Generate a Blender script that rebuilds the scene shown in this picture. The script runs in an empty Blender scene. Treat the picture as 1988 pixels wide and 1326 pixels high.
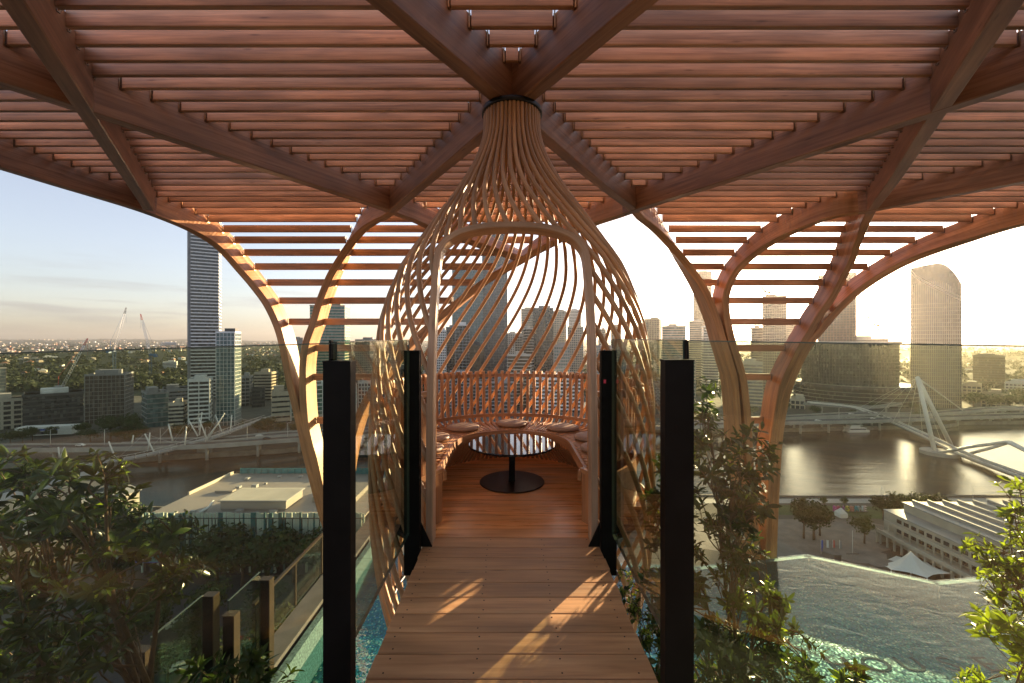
import bpy, math, random
from mathutils import Vector, Matrix
R = math.radians
C = bpy.context.scene.collection
SC = bpy.context.scene

# ------------------------------------------------------------------ camera, sky, sun, exposure
EYE = 1.5
F = 800.0                       # focal length in photo pixels (photo 1988 px wide)
CX, CY = 994.0, 663.0
cam = bpy.data.cameras.new('camera')
cam.sensor_width = 36.0
cam.lens = F / 1988.0 * 36.0
cam.clip_start = 0.05
cam.clip_end = 40000
cam_o = bpy.data.objects.new('camera', cam)
C.objects.link(cam_o)
cam_o.location = (0, 0, EYE)
cam_o.rotation_euler = (R(90), 0, 0)
SC.camera = cam_o

SUN_AZ, SUN_EL = 38.8, 9.6      # degrees to the right of straight ahead, above the horizon
w = bpy.data.worlds.new('World')
SC.world = w
w.use_nodes = True
nt = w.node_tree
N = nt.nodes
L = nt.links
bg = N['Background']
sky = N.new('ShaderNodeTexSky')
sky.sky_type = 'NISHITA'
sky.sun_disc = False
sky.sun_elevation = R(SUN_EL)
sky.sun_rotation = R(SUN_AZ)
sky.altitude = 80
sky.air_density = 1.0
sky.dust_density = 1.4
sky.ozone_density = 2.2
# thin cloud streaks low over the horizon
tc = N.new('ShaderNodeTexCoord')
mp = N.new('ShaderNodeMapping')
mp.inputs['Scale'].default_value = (2.2, 2.2, 26.0)
nz = N.new('ShaderNodeTexNoise')
nz.inputs['Scale'].default_value = 2.3
nz.inputs['Detail'].default_value = 7
nz.inputs['Roughness'].default_value = 0.55
L.new(tc.outputs['Generated'], mp.inputs['Vector'])
L.new(mp.outputs['Vector'], nz.inputs['Vector'])
cr = N.new('ShaderNodeValToRGB')
cr.color_ramp.elements[0].position = 0.50
cr.color_ramp.elements[0].color = (0, 0, 0, 1)
cr.color_ramp.elements[1].position = 0.66
cr.color_ramp.elements[1].color = (1, 1, 1, 1)
L.new(nz.outputs['Fac'], cr.inputs['Fac'])
sp = N.new('ShaderNodeSeparateXYZ')
L.new(tc.outputs['Generated'], sp.inputs[0])
band = N.new('ShaderNodeValToRGB')          # clouds sit between 1 and 8 degrees up
els = band.color_ramp.elements
els[0].position = 0.0
els[0].color = (0.25, 0.25, 0.25, 1)
els[1].position = 0.17
els[1].color = (0, 0, 0, 1)
e2 = els.new(0.05)
e2.color = (1, 1, 1, 1)
L.new(sp.outputs['Z'], band.inputs['Fac'])
mul = N.new('ShaderNodeMath')
mul.operation = 'MULTIPLY'
L.new(cr.outputs['Color'], mul.inputs[0])
L.new(band.outputs['Color'], mul.inputs[1])
mulb = N.new('ShaderNodeMath')
mulb.operation = 'MULTIPLY'
mulb.inputs[1].default_value = 0.8
L.new(mul.outputs[0], mulb.inputs[0])
hs = N.new('ShaderNodeHueSaturation')       # a cloud is the sky's own light with less colour, a little duller
hs.inputs['Saturation'].default_value = 0.35
hs.inputs['Value'].default_value = 0.72
L.new(sky.outputs['Color'], hs.inputs['Color'])
soft = N.new('ShaderNodeHueSaturation')
soft.inputs['Saturation'].default_value = 0.62
soft.inputs['Value'].default_value = 1.0
L.new(sky.outputs['Color'], soft.inputs['Color'])
mx = N.new('ShaderNodeMixRGB')
L.new(mulb.outputs[0], mx.inputs['Fac'])
L.new(soft.outputs['Color'], mx.inputs['Color1'])
L.new(hs.outputs['Color'], mx.inputs['Color2'])
tint = N.new('ShaderNodeMixRGB')
tint.blend_type = 'MULTIPLY'
tint.inputs['Fac'].default_value = 1
tint.inputs['Color2'].default_value = (1.04, 0.965, 0.985, 1)
L.new(mx.outputs['Color'], tint.inputs['Color1'])
L.new(tint.outputs['Color'], bg.inputs['Color'])
bg.inputs['Strength'].default_value = 0.078

sl = bpy.data.lights.new('sun', 'SUN')
sl.energy = 5.0
sl.angle = R(0.6)
sl.color = (1.0, 0.74, 0.45)
sun = bpy.data.objects.new('sun', sl)
C.objects.link(sun)
az, el = R(SUN_AZ), R(SUN_EL)
sdir = Vector((math.sin(az) * math.cos(el), math.cos(az) * math.cos(el), math.sin(el)))
sun.rotation_euler = sdir.to_track_quat('Z', 'Y').to_euler()
sun.location = sdir * 30 + Vector((0, 0, 10))

SC.view_settings.view_transform = 'Standard'
SC.view_settings.look = 'None'
SC.view_settings.gamma = 1
SC.view_settings.use_curve_mapping = False
SC.view_settings.exposure = 2.12
SC.cycles.max_bounces = 8
SC.cycles.transparent_max_bounces = 24
SC.cycles.volume_bounces = 0
SC.cycles.sample_clamp_indirect = 6.0
SC.cycles.caustics_reflective = False
SC.cycles.caustics_refractive = False

rnd = random.Random(7)


def P(px, py, d):
    """world point that stands d metres ahead and shows at photo pixel (px, py)"""
    return Vector(((px - CX) / F * d, d, EYE + (CY - py) / F * d))


# ------------------------------------------------------------------ mesh helpers
class MB:
    def __init__(self):
        self.v, self.f, self.uv, self.m, self.s = [], [], [], [], []

    def face(self, idx, uv=None, mat=0, smooth=False):
        self.f.append(tuple(idx))
        self.uv.append(uv or [(self.v[i][0] + self.v[i][1], self.v[i][2] + self.v[i][1] * .3) for i in idx])
        self.m.append(mat)
        self.s.append(smooth)

    def box(self, c, s, rz=0.0, mat=0, mtx=None):
        """axis box centre c, full sizes s, grain along the longest side"""
        hx, hy, hz = s[0] / 2, s[1] / 2, s[2] / 2
        cs, sn = math.cos(rz), math.sin(rz)
        b = len(self.v)
        loc = []
        for z in (-hz, hz):
            for x, y in ((-hx, -hy), (hx, -hy), (hx, hy), (-hx, hy)):
                loc.append((x, y, z))
                p = Vector((c[0] + x * cs - y * sn, c[1] + x * sn + y * cs, c[2] + z))
                self.v.append(tuple(mtx @ p) if mtx is not None else tuple(p))
        la = max(range(3), key=lambda k: s[k])
        o = [k for k in range(3) if k != la]
        for q in ((3, 2, 1, 0), (4, 5, 6, 7), (0, 1, 5, 4), (1, 2, 6, 5), (2, 3, 7, 6), (3, 0, 4, 7)):
            self.face([b + i for i in q], [(loc[i][la], loc[i][o[0]] + loc[i][o[1]] * 1.0) for i in q], mat)

    def sweep(self, pts, bs, ns, sec, closed=False, mat=0, smooth=False, caps=True):
        """sweep closed 2D section [(b,n)] along pts with frames bs, ns"""
        b0 = len(self.v)
        k = len(sec)
        per = [0.0]
        for i in range(k):
            a, c = sec[i], sec[(i + 1) % k]
            per.append(per[-1] + math.hypot(c[0] - a[0], c[1] - a[1]))
        u = 0.0
        us = []
        for i, p in enumerate(pts):
            if i:
                u += (Vector(pts[i]) - Vector(pts[i - 1])).length
            us.append(u)
            for (sb, sn) in sec:
                q = Vector(p) + bs[i] * sb + ns[i] * sn
                self.v.append((q.x, q.y, q.z))
        n = len(pts)
        for i in range(n if closed else n - 1):
            j = (i + 1) % n
            for a in range(k):
                c = (a + 1) % k
                uu = us[j] if j else us[-1] + .05
                self.face([b0 + i * k + a, b0 + i * k + c, b0 + j * k + c, b0 + j * k + a],
                          [(us[i], per[a]), (us[i], per[a + 1]), (uu, per[a + 1]), (uu, per[a])], mat, smooth)
        if caps and not closed:
            self.face([b0 + a for a in reversed(range(k))], [(sec[a][0], sec[a][1]) for a in reversed(range(k))], mat)
            self.face([b0 + (n - 1) * k + a for a in range(k)], [(sec[a][0], sec[a][1]) for a in range(k)], mat)

    def tube(self, pts, rad, n=8, mat=0, closed=False, caps=True, smooth=True):
        pts = [Vector(p) for p in pts]
        m = len(pts)
        rads = rad if isinstance(rad, (list, tuple)) else [rad] * m
        t0 = (pts[1] - pts[0]).normalized()
        up = Vector((0, 0, 1)) if abs(t0.z) < .95 else Vector((1, 0, 0))
        nn = (up - t0 * up.dot(t0)).normalized()
        b0 = len(self.v)
        us = 0.0
        ul = []
        for i in range(m):
            a = pts[max(i - 1, 0)] if not closed else pts[i - 1]
            c = pts[min(i + 1, m - 1)] if not closed else pts[(i + 1) % m]
            t = (c - a).normalized()
            nn = (nn - t * nn.dot(t)).normalized()
            bb = t.cross(nn)
            if i:
                us += (pts[i] - pts[i - 1]).length
            ul.append(us)
            for k in range(n):
                an = 2 * math.pi * k / n
                q = pts[i] + (nn * math.cos(an) + bb * math.sin(an)) * rads[i]
                self.v.append((q.x, q.y, q.z))
        r0 = max(rads) * 2 * math.pi
        for i in range(m if closed else m - 1):
            j = (i + 1) % m
            for k in range(n):
                c = (k + 1) % n
                uj = ul[j] if j else ul[-1] + .05
                self.face([b0 + i * n + k, b0 + i * n + c, b0 + j * n + c, b0 + j * n + k],
                          [(ul[i], r0 * k / n), (ul[i], r0 * (k + 1) / n), (uj, r0 * (k + 1) / n), (uj, r0 * k / n)], mat, smooth)
        if caps and not closed:
            self.face([b0 + k for k in reversed(range(n))], None, mat)
            self.face([b0 + (m - 1) * n + k for k in range(n)], None, mat)

    def bar(self, p, q, wdt, hgt, mat=0, up=(0, 0, 1)):
        p, q = Vector(p), Vector(q)
        t = (q - p).normalized()
        up = Vector(up)
        if abs(t.dot(up)) > .98:
            up = Vector((1, 0, 0))
        b = t.cross(up).normalized()
        n = b.cross(t).normalized()
        a, h = wdt / 2, hgt / 2
        self.sweep([p, q], [b, b], [n, n], [(-a, -h), (a, -h), (a, h), (-a, h)], mat=mat)

    def lathe(self, prof, c, n=40, mat=0, smooth=True):
        """prof [(r,z)] revolved round vertical axis at c, closed profile ends on axis if r=0"""
        b0 = len(self.v)
        k = len(prof)
        for i in range(n):
            a = 2 * math.pi * i / n
            for r, z in prof:
                self.v.append((c[0] + r * math.cos(a), c[1] + r * math.sin(a), c[2] + z))
        for i in range(n):
            j = (i + 1) % n
            for a in range(k - 1):
                if prof[a][0] < 1e-6 and prof[a + 1][0] < 1e-6:
                    continue
                idx = [b0 + i * k + a, b0 + j * k + a, b0 + j * k + a + 1, b0 + i * k + a + 1]
                if prof[a][0] < 1e-6:
                    idx = [idx[0], idx[2], idx[3]]
                elif prof[a + 1][0] < 1e-6:
                    idx = [idx[0], idx[1], idx[2]]
                self.face(idx, None, mat, smooth)

    def prism(self, poly, z0, z1, mat=0):
        n = len(poly)
        b = len(self.v)
        for z in (z0, z1):
            for x, y in poly:
                self.v.append((x, y, z))
        ar = sum(poly[i][0] * poly[(i + 1) % n][1] - poly[(i + 1) % n][0] * poly[i][1] for i in range(n))
        rg = list(range(n))
        if ar < 0:
            rg.reverse()
        self.face([b + i for i in reversed(rg)], None, mat)
        self.face([b + n + i for i in rg], None, mat)
        for q in range(n):
            i, j = rg[q], rg[(q + 1) % n]
            self.face([b + i, b + j, b + n + j, b + n + i], None, mat)

    def mesh(self, name, mats):
        me = bpy.data.meshes.new(name)
        me.from_pydata(self.v, [], self.f)
        ul = me.uv_layers.new(name='UVMap')
        flat = []
        for u in self.uv:
            for a in u:
                flat.extend((a[0], a[1]))
        ul.data.foreach_set('uv', flat)
        me.polygons.foreach_set('material_index', self.m)
        me.polygons.foreach_set('use_smooth', self.s)
        for m in (mats if isinstance(mats, (list, tuple)) else [mats]):
            me.materials.append(m)
        me.update()
        return me

    def build(self, name, mats, parent=None, kind=None, loc=None):
        o = bpy.data.objects.new(name, self.mesh(name, mats))
        C.objects.link(o)
        if parent is not None:
            o.parent = parent
        if kind:
            o['kind'] = kind
        if loc is not None:
            o.location = loc
        return o


def inst(name, me, parent=None, mtx=None, loc=None, rz=None):
    o = bpy.data.objects.new(name, me)
    C.objects.link(o)
    if parent is not None:
        o.parent = parent
    if mtx is not None:
        o.matrix_local = mtx
    if loc is not None:
        o.location = loc
    if rz is not None:
        o.rotation_euler = (0, 0, rz)
    return o


def tag(o, label, cat, group=None):
    o['label'] = label
    o['category'] = cat
    if group:
        o['group'] = group
    return o


def thing(name, label, cat, loc=(0, 0, 0), rz=0.0, group=None):
    o = bpy.data.objects.new(name, None)
    C.objects.link(o)
    o.empty_display_size = .3
    o.location = loc
    o.rotation_euler = (0, 0, rz)
    return tag(o, label, cat, group)


def struct(o):
    o['kind'] = 'structure'
    return o


def crom(pts, n):
    """Catmull-Rom through tuples, n samples per span"""
    out = []
    m = len(pts)
    for i in range(m - 1):
        p0 = pts[max(i - 1, 0)]
        p1, p2 = pts[i], pts[i + 1]
        p3 = pts[min(i + 2, m - 1)]
        for k in range(n):
            t = k / n
            out.append(tuple(.5 * (2 * b + (c - a) * t + (2 * a - 5 * b + 4 * c - d) * t * t + (3 * b - a - 3 * c + d) * t ** 3)
                             for a, b, c, d in zip(p0, p1, p2, p3)))
    out.append(tuple(pts[-1]))
    return out


# ------------------------------------------------------------------ materials
def mat_new(name):
    m = bpy.data.materials.new(name)
    m.use_nodes = True
    return m, m.node_tree.nodes, m.node_tree.links, m.node_tree.nodes['Principled BSDF']


def ramp(n, stops):
    r = n.new('ShaderNodeValToRGB')
    e = r.color_ramp.elements
    e[0].position, e[0].color = stops[0][0], (*stops[0][1], 1)
    e[1].position, e[1].color = stops[-1][0], (*stops[-1][1], 1)
    for p, c in stops[1:-1]:
        x = e.new(p)
        x.color = (*c, 1)
    return r


def wood(name, dark, mid, light, rough=.45, vs=34.0, us=1.1, bump=.15, vary=.35):
    m, n, l, b = mat_new(name)
    uv = n.new('ShaderNodeUVMap')
    oi = n.new('ShaderNodeObjectInfo')
    cm = n.new('ShaderNodeCombineXYZ')
    mu = n.new('ShaderNodeMath')
    mu.operation = 'MULTIPLY'
    mu.inputs[1].default_value = 37.0
    l.new(oi.outputs['Random'], mu.inputs[0])
    l.new(mu.outputs[0], cm.inputs[0])
    l.new(mu.outputs[0], cm.inputs[1])
    ad = n.new('ShaderNodeVectorMath')
    l.new(uv.outputs['UV'], ad.inputs[0])
    l.new(cm.outputs[0], ad.inputs[1])
    mp = n.new('ShaderNodeMapping')
    mp.inputs['Scale'].default_value = (us, vs, 1)
    l.new(ad.outputs[0], mp.inputs['Vector'])
    nz = n.new('ShaderNodeTexNoise')
    nz.inputs['Scale'].default_value = 1.0
    nz.inputs['Detail'].default_value = 6
    nz.inputs['Roughness'].default_value = .62
    nz.inputs['Distortion'].default_value = .6
    l.new(mp.outputs[0], nz.inputs['Vector'])
    rp = ramp(n, [(.28, dark), (.5, mid), (.74, light)])
    l.new(nz.outputs['Fac'], rp.inputs['Fac'])
    # broad weathering and per piece shade
    mp2 = n.new('ShaderNodeMapping')
    mp2.inputs['Scale'].default_value = (.9, 5, 1)
    l.new(ad.outputs[0], mp2.inputs['Vector'])
    n2 = n.new('ShaderNodeTexNoise')
    n2.inputs['Scale'].default_value = 1.3
    n2.inputs['Detail'].default_value = 3
    l.new(mp2.outputs[0], n2.inputs['Vector'])
    mr = n.new('ShaderNodeMapRange')
    mr.inputs['From Min'].default_value = .3
    mr.inputs['From Max'].default_value = .7
    mr.inputs['To Min'].default_value = .64
    mr.inputs['To Max'].default_value = 1.2
    l.new(n2.outputs['Fac'], mr.inputs['Value'])
    mr2 = n.new('ShaderNodeMapRange')
    mr2.inputs['To Min'].default_value = 1 - vary * .5
    mr2.inputs['To Max'].default_value = 1 + vary * .5
    l.new(oi.outputs['Random'], mr2.inputs['Value'])
    mm = n.new('ShaderNodeMath')
    mm.operation = 'MULTIPLY'
    l.new(mr.outputs[0], mm.inputs[0])
    l.new(mr2.outputs[0], mm.inputs[1])
    mxx = n.new('ShaderNodeMixRGB')
    mxx.blend_type = 'MULTIPLY'
    mxx.inputs['Fac'].default_value = 1
    l.new(rp.outputs['Color'], mxx.inputs['Color1'])
    l.new(mm.outputs[0], mxx.inputs['Color2'])
    # knots
    mp3 = n.new('ShaderNodeMapping')
    mp3.inputs['Scale'].default_value = (1.6, 9, 1)
    l.new(ad.outputs[0], mp3.inputs['Vector'])
    vo = n.new('ShaderNodeTexVoronoi')
    vo.inputs['Scale'].default_value = 1.0
    l.new(mp3.outputs[0], vo.inputs['Vector'])
    kr = ramp(n, [(.03, (.35, .3, .28)), (.11, (1, 1, 1))])
    l.new(vo.outputs['Distance'], kr.inputs['Fac'])
    mk = n.new('ShaderNodeMixRGB')
    mk.blend_type = 'MULTIPLY'
    mk.inputs['Fac'].default_value = .7
    l.new(mxx.outputs[0], mk.inputs['Color1'])
    l.new(kr.outputs[0], mk.inputs['Color2'])
    l.new(mk.outputs[0], b.inputs['Base Color'])
    b.inputs['Roughness'].default_value = rough
    rr = n.new('ShaderNodeMapRange')
    rr.inputs['To Min'].default_value = rough - .1
    rr.inputs['To Max'].default_value = rough + .18
    l.new(nz.outputs['Fac'], rr.inputs['Value'])
    l.new(rr.outputs[0], b.inputs['Roughness'])
    bp = n.new('ShaderNodeBump')
    bp.inputs['Strength'].default_value = bump
    bp.inputs['Distance'].default_value = .004
    l.new(nz.outputs['Fac'], bp.inputs['Height'])
    l.new(bp.outputs[0], b.inputs['Normal'])
    return m


def plain(name, col, rough=.6, metal=0.0, noise=.15, scale=3.0, spec=None):
    m, n, l, b = mat_new(name)
    tcn = n.new('ShaderNodeTexCoord')
    nz = n.new('ShaderNodeTexNoise')
    nz.inputs['Scale'].default_value = scale
    nz.inputs['Detail'].default_value = 5
    l.new(tcn.outputs['Object'], nz.inputs['Vector'])
    a = tuple(c * (1 - noise) for c in col)
    c2 = tuple(min(1, c * (1 + noise)) for c in col)
    rp = ramp(n, [(.3, a), (.7, c2)])
    l.new(nz.outputs['Fac'], rp.inputs['Fac'])
    l.new(rp.outputs[0], b.inputs['Base Color'])
    b.inputs['Roughness'].default_value = rough
    b.inputs['Metallic'].default_value = metal
    if spec is not None:
        b.inputs['Specular IOR Level'].default_value = spec
    return m


M = {}
M['slat'] = wood('stained red slat timber', (.26, .140, .088), (.46, .262, .166), (.58, .365, .24), .42, vary=.6)
M['beam'] = wood('dark glulam timber', (.19, .090, .050), (.32, .168, .098), (.42, .24, .145), .38, vs=22, us=.8)
M['trunk'] = wood('sunlit tone glulam timber', (.30, .135, .055), (.46, .225, .10), (.56, .31, .155), .40, vs=22, us=.8)  # sunlight on the legs is put into this lighter copy of the beam timber
M['rib'] = wood('blond bent rod timber', (.34, .185, .09), (.50, .295, .155), (.60, .385, .22), .42, vs=60, vary=.2)
M['frame'] = wood('pale laminated door frame', (.36, .225, .14), (.50, .335, .22), (.58, .41, .285), .42, vs=40, vary=.1)
M['deck'] = wood('decking timber', (.38, .195, .085), (.56, .31, .14), (.66, .40, .20), .42, vs=26, us=1.3, vary=.28)
M['floor'] = wood('bounce tinted pavilion floor timber', (.54, .22, .065), (.74, .35, .12), (.82, .45, .18), .26, vs=26, us=1.3, vary=.25)  # warm bounce light is put into this orange copy of the decking timber
M['bench'] = wood('bench slat timber', (.32, .14, .06), (.50, .25, .115), (.60, .34, .17), .38, vs=40, vary=.35)
M['black'] = plain('black powder coated steel', (.004, .004, .004), .5, 0, .4, 8, .10)
M['bronze'] = plain('bronze anodised post', (.06, .042, .025), .38, .5, .2, 6)
M['steel'] = plain('bronze steel hanger', (.20, .14, .09), .35, .8, .2, 20)
M['ring'] = plain('black ring steel', (.015, .015, .014), .4, .3, .2, 10)
M['screw'] = plain('dark screw head', (.03, .025, .02), .5, .6, .1, 30)
M['tabletop'] = plain('black gloss stone table top', (.012, .012, .013), .05, 0, .5, 12)
M['tablebase'] = plain('dark bronze table base', (.035, .026, .02), .32, .5, .2, 8)
M['cushion'] = plain('tan leather cushion', (.33, .215, .145), .55, 0, .14, 9)
M['sticker'] = plain('red pink sticker', (.75, .06, .12), .5, 0, .05, 9)
M['conc'] = plain('grey concrete', (.30, .29, .28), .8, 0, .2, 2)
M['concdark'] = plain('dark paving stone', (.10, .10, .105), .7, 0, .25, 4)

# ------------------------------------------------------------------ glass
def schlick(n, l, f0, normal=None, pw=5):
    lw = n.new('ShaderNodeLayerWeight')
    lw.inputs['Blend'].default_value = .5
    if normal is not None:
        l.new(normal, lw.inputs['Normal'])
    p5 = n.new('ShaderNodeMath')
    p5.operation = 'POWER'
    p5.inputs[1].default_value = pw
    l.new(lw.outputs['Facing'], p5.inputs[0])
    ma = n.new('ShaderNodeMath')
    ma.operation = 'MULTIPLY_ADD'
    ma.inputs[1].default_value = 1 - f0
    ma.inputs[2].default_value = f0
    l.new(p5.outputs[0], ma.inputs[0])
    return ma.outputs[0]


def glass_mat(name, tint, dirt):
    m, n, l, b = mat_new(name)
    n.remove(b)
    out = n['Material Output']
    tr = n.new('ShaderNodeBsdfTransparent')
    tr.inputs['Color'].default_value = (*tint, 1)
    gl = n.new('ShaderNodeBsdfGlossy')
    gl.inputs['Roughness'].default_value = .004
    mxs = n.new('ShaderNodeMixShader')
    l.new(schlick(n, l, .04), mxs.inputs[0])
    l.new(tr.outputs[0], mxs.inputs[1])
    l.new(gl.outputs[0], mxs.inputs[2])
    # thin film of salt and dust that the low sun lights from behind
    tl = n.new('ShaderNodeBsdfTranslucent')
    tl.inputs['Color'].default_value = (.75, .7, .55, 1)
    tcn = n.new('ShaderNodeTexCoord')
    nz = n.new('ShaderNodeTexNoise')
    nz.inputs['Scale'].default_value = 3.2
    nz.inputs['Detail'].default_value = 8
    nz.inputs['Roughness'].default_value = .62
    nz.inputs['Distortion'].default_value = .8
    l.new(tcn.outputs['Object'], nz.inputs['Vector'])
    mr = n.new('ShaderNodeMapRange')
    mr.inputs['From Min'].default_value = .46
    mr.inputs['From Max'].default_value = .70
    mr.inputs['To Min'].default_value = 0.0
    mr.inputs['To Max'].default_value = dirt
    l.new(nz.outputs['Fac'], mr.inputs['Value'])
    m2 = n.new('ShaderNodeMixShader')
    l.new(mr.outputs[0], m2.inputs[0])
    l.new(mxs.outputs[0], m2.inputs[1])
    l.new(tl.outputs[0], m2.inputs[2])
    l.new(m2.outputs[0], out.inputs['Surface'])
    return m


M['glass'] = glass_mat('grey green balustrade glass', (.82, .855, .75), .0015)
M['glass_edge'] = plain('green glass edge', (.06, .085, .07), .15, 0, .1, 5)

# ------------------------------------------------------------------ timber pergola: underside profile U(t), beams swept on it
UC = [(-6, 3.95), (-3, 3.95), (0, 3.95), (2, 3.95), (4, 3.95), (5.5, 3.95), (6.4, 3.95), (7.0, 3.945), (7.5, 3.93), (7.9, 3.895), (8.25, 3.83),
      (8.52, 3.72), (8.74, 3.55), (8.90, 3.34), (9.01, 3.09), (9.09, 2.78), (9.14, 2.40), (9.17, 1.95), (9.19, 1.40), (9.20, .7),
      (9.20, -.3), (9.20, -1.5), (9.20, -3.9)]
_u = crom(UC, 10)
UT, acc = [0.0], 0.0
for i in range(1, len(_u)):
    acc += math.hypot(_u[i][0] - _u[i - 1][0], _u[i][1] - _u[i - 1][1])
    UT.append(acc)


def U(t):
    """(y, z, ny, nz): underside point and the normal that points up and out of the roof"""
    t = min(max(t, 0.0), UT[-1] - 1e-6)
    lo, hi = 0, len(UT) - 1
    while hi - lo > 1:
        m = (lo + hi) // 2
        if UT[m] <= t:
            lo = m
        else:
            hi = m
    k = (t - UT[lo]) / (UT[hi] - UT[lo])
    a, b = _u[lo], _u[hi]
    # smoothed tangent
    a0, b0 = _u[max(lo - 2, 0)], _u[min(hi + 2, len(_u) - 1)]
    ty, tz = b0[0] - a0[0], b0[1] - a0[1]
    ln = math.hypot(ty, tz)
    return a[0] + (b[0] - a[0]) * k, a[1] + (b[1] - a[1]) * k, -tz / ln, ty / ln


def t_of_e(e, off=0.0):
    """t at which the surface (offset off along the normal) shows e focal lengths above the eye"""
    lo, hi = 6.6, UT[-1] - .01
    for _ in range(50):
        m = (lo + hi) / 2
        y, z, ny, nz_ = U(m)
        if (z + nz_ * off - EYE) / (y + ny * off) > e:
            lo = m
        else:
            hi = m
    return (lo + hi) / 2


def t_of_y(yv):
    return yv + 6.0


K = 2.28 / 3.4


def lat(x0, sgn, ys):
    return [('w', x0 + sgn * K * (y - 4.4), y) for y in ys]


def px_pts(s):
    return [('p', a, b) for a, b in s]


S1 = [(6, 328), (148, 371), (311, 423), (375, 450), (414, 473), (457, 516), (491, 555), (516, 589), (535, 628), (547, 667), (559, 730),
      (571, 781), (584, 836), (597, 895), (622, 990), (640, 1050)]
S2 = [(760, 413), (730, 430), (705, 447), (671, 487), (641, 535), (620, 585), (607, 628), (594, 665), (588, 703), (587, 734), (588, 773),
      (592, 822), (600, 861), (610, 897), (626, 973), (640, 1045)]
S3 = [(1225, 412), (1157, 434), (1087, 466), (1043, 488), (1010, 507), (976, 526), (940, 548), (903, 576), (863, 608), (830, 636), (792, 672),
      (760, 708), (724, 756), (704, 790), (690, 826), (676, 880), (664, 960), (656, 1050)]
S4 = [(760, 413), (800, 428), (838, 444), (900, 466), (960, 487), (1012, 504)]
A_ = [(1230, 410), (1248, 428), (1290, 464), (1318, 494), (1345, 527), (1370, 566), (1391, 616), (1404, 660), (1417, 702), (1427, 742), (1433, 820),
      (1437, 898), (1446, 960), (1456, 1060)]
B_ = [(1692, 409), (1640, 417), (1605, 425), (1552, 445), (1508, 466), (1477, 485), (1434, 522), (1415, 556), (1409, 585), (1412, 619), (1421, 660), (1434, 702),
      (1444, 742), (1452, 820), (1456, 898), (1462, 960), (1468, 1060)]
C_ = [(1692, 410), (1675, 448), (1661, 485), (1652, 511), (1635, 543), (1617, 577), (1590, 616), (1572, 647), (1559, 668), (1543, 699), (1520, 750),
      (1508, 815), (1501, 873), (1497, 962), (1493, 1060)]
D_ = [(2163, 402), (2080, 417), (1986, 436), (1888, 464), (1773, 503), (1711, 535), (1661, 570), (1620, 610), (1594, 641), (1575, 664), (1552, 705), (1530, 760),
      (1518, 815), (1511, 873), (1506, 962), (1502, 1060)]

BEAMS = {
    'L1': lat(0, 1, [-5, -2, 1, 4.4, 6.4]) + px_pts(A_),
    'L2': lat(0, -1, [-5, -2, 1, 4.4, 6.4]) + px_pts(S2),
    'L3': lat(4.56, 1, [-5, -2, 1, 4.4, 6.4]) + px_pts(C_),
    'L4': lat(4.56, -1, [-5, -2, 1, 4.4, 6.4]) + px_pts(S3),
    'L5': lat(9.12, -1, [-5, -2, 1, 4.4, 6.4]) + px_pts(B_),
    'L6': lat(-4.56, 1, [-5, -2, 1, 4.4, 6.4]) + px_pts(S4),
    'L7': lat(-4.56, -1, [-5, -2, 1, 4.4, 6.4, 7.6]),
    'L8': [('w', -8.6, -5), ('w', -8.4, -2), ('w', -8.0, 1), ('w', -7.5, 4.0)] + px_pts(S1),
    'L9': lat(9.12, 1, [-5, -2, 1, 4.4, 6.4, 7.7]),
    'L10': lat(13.68, -1, [-5, -2, 1, 4.4, 6.4]) + px_pts(D_),
}
BW, BH = .155, .50
PATH = {}
for nm, ctl in BEAMS.items():
    xt = []
    for c in ctl:
        if c[0] == 'w':
            t = t_of_y(c[2])
            xt.append((c[1], t))
        else:
            t = t_of_e((CY - c[2]) / F)
            y = U(t)[0]
            xt.append(((c[1] - CX) / F * y, t))
    ok = [xt[0]]
    for q in xt[1:]:
        if q[1] > ok[-1][1] + .06:
            ok.append(q)
    # drop the beam to its foot
    if nm in ('L1', 'L2', 'L3', 'L4', 'L5', 'L8', 'L10'):
        ok.append((ok[-1][0] + (ok[-1][0] - ok[-2][0]) * .3, UT[-1] - .02))
    PATH[nm] = crom(ok, 8)


def x_at(nm, t):
    p = PATH[nm]
    if t < p[0][1] or t > p[-1][1]:
        return None
    for i in range(len(p) - 1):
        if p[i][1] <= t <= p[i + 1][1]:
            k = (t - p[i][1]) / max(p[i + 1][1] - p[i][1], 1e-9)
            a = p[i][0] + (p[i + 1][0] - p[i][0]) * k
            dx = (p[i + 1][0] - p[i][0]) / max(p[i + 1][1] - p[i][1], 1e-9)
            return a, dx
    return None


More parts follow.
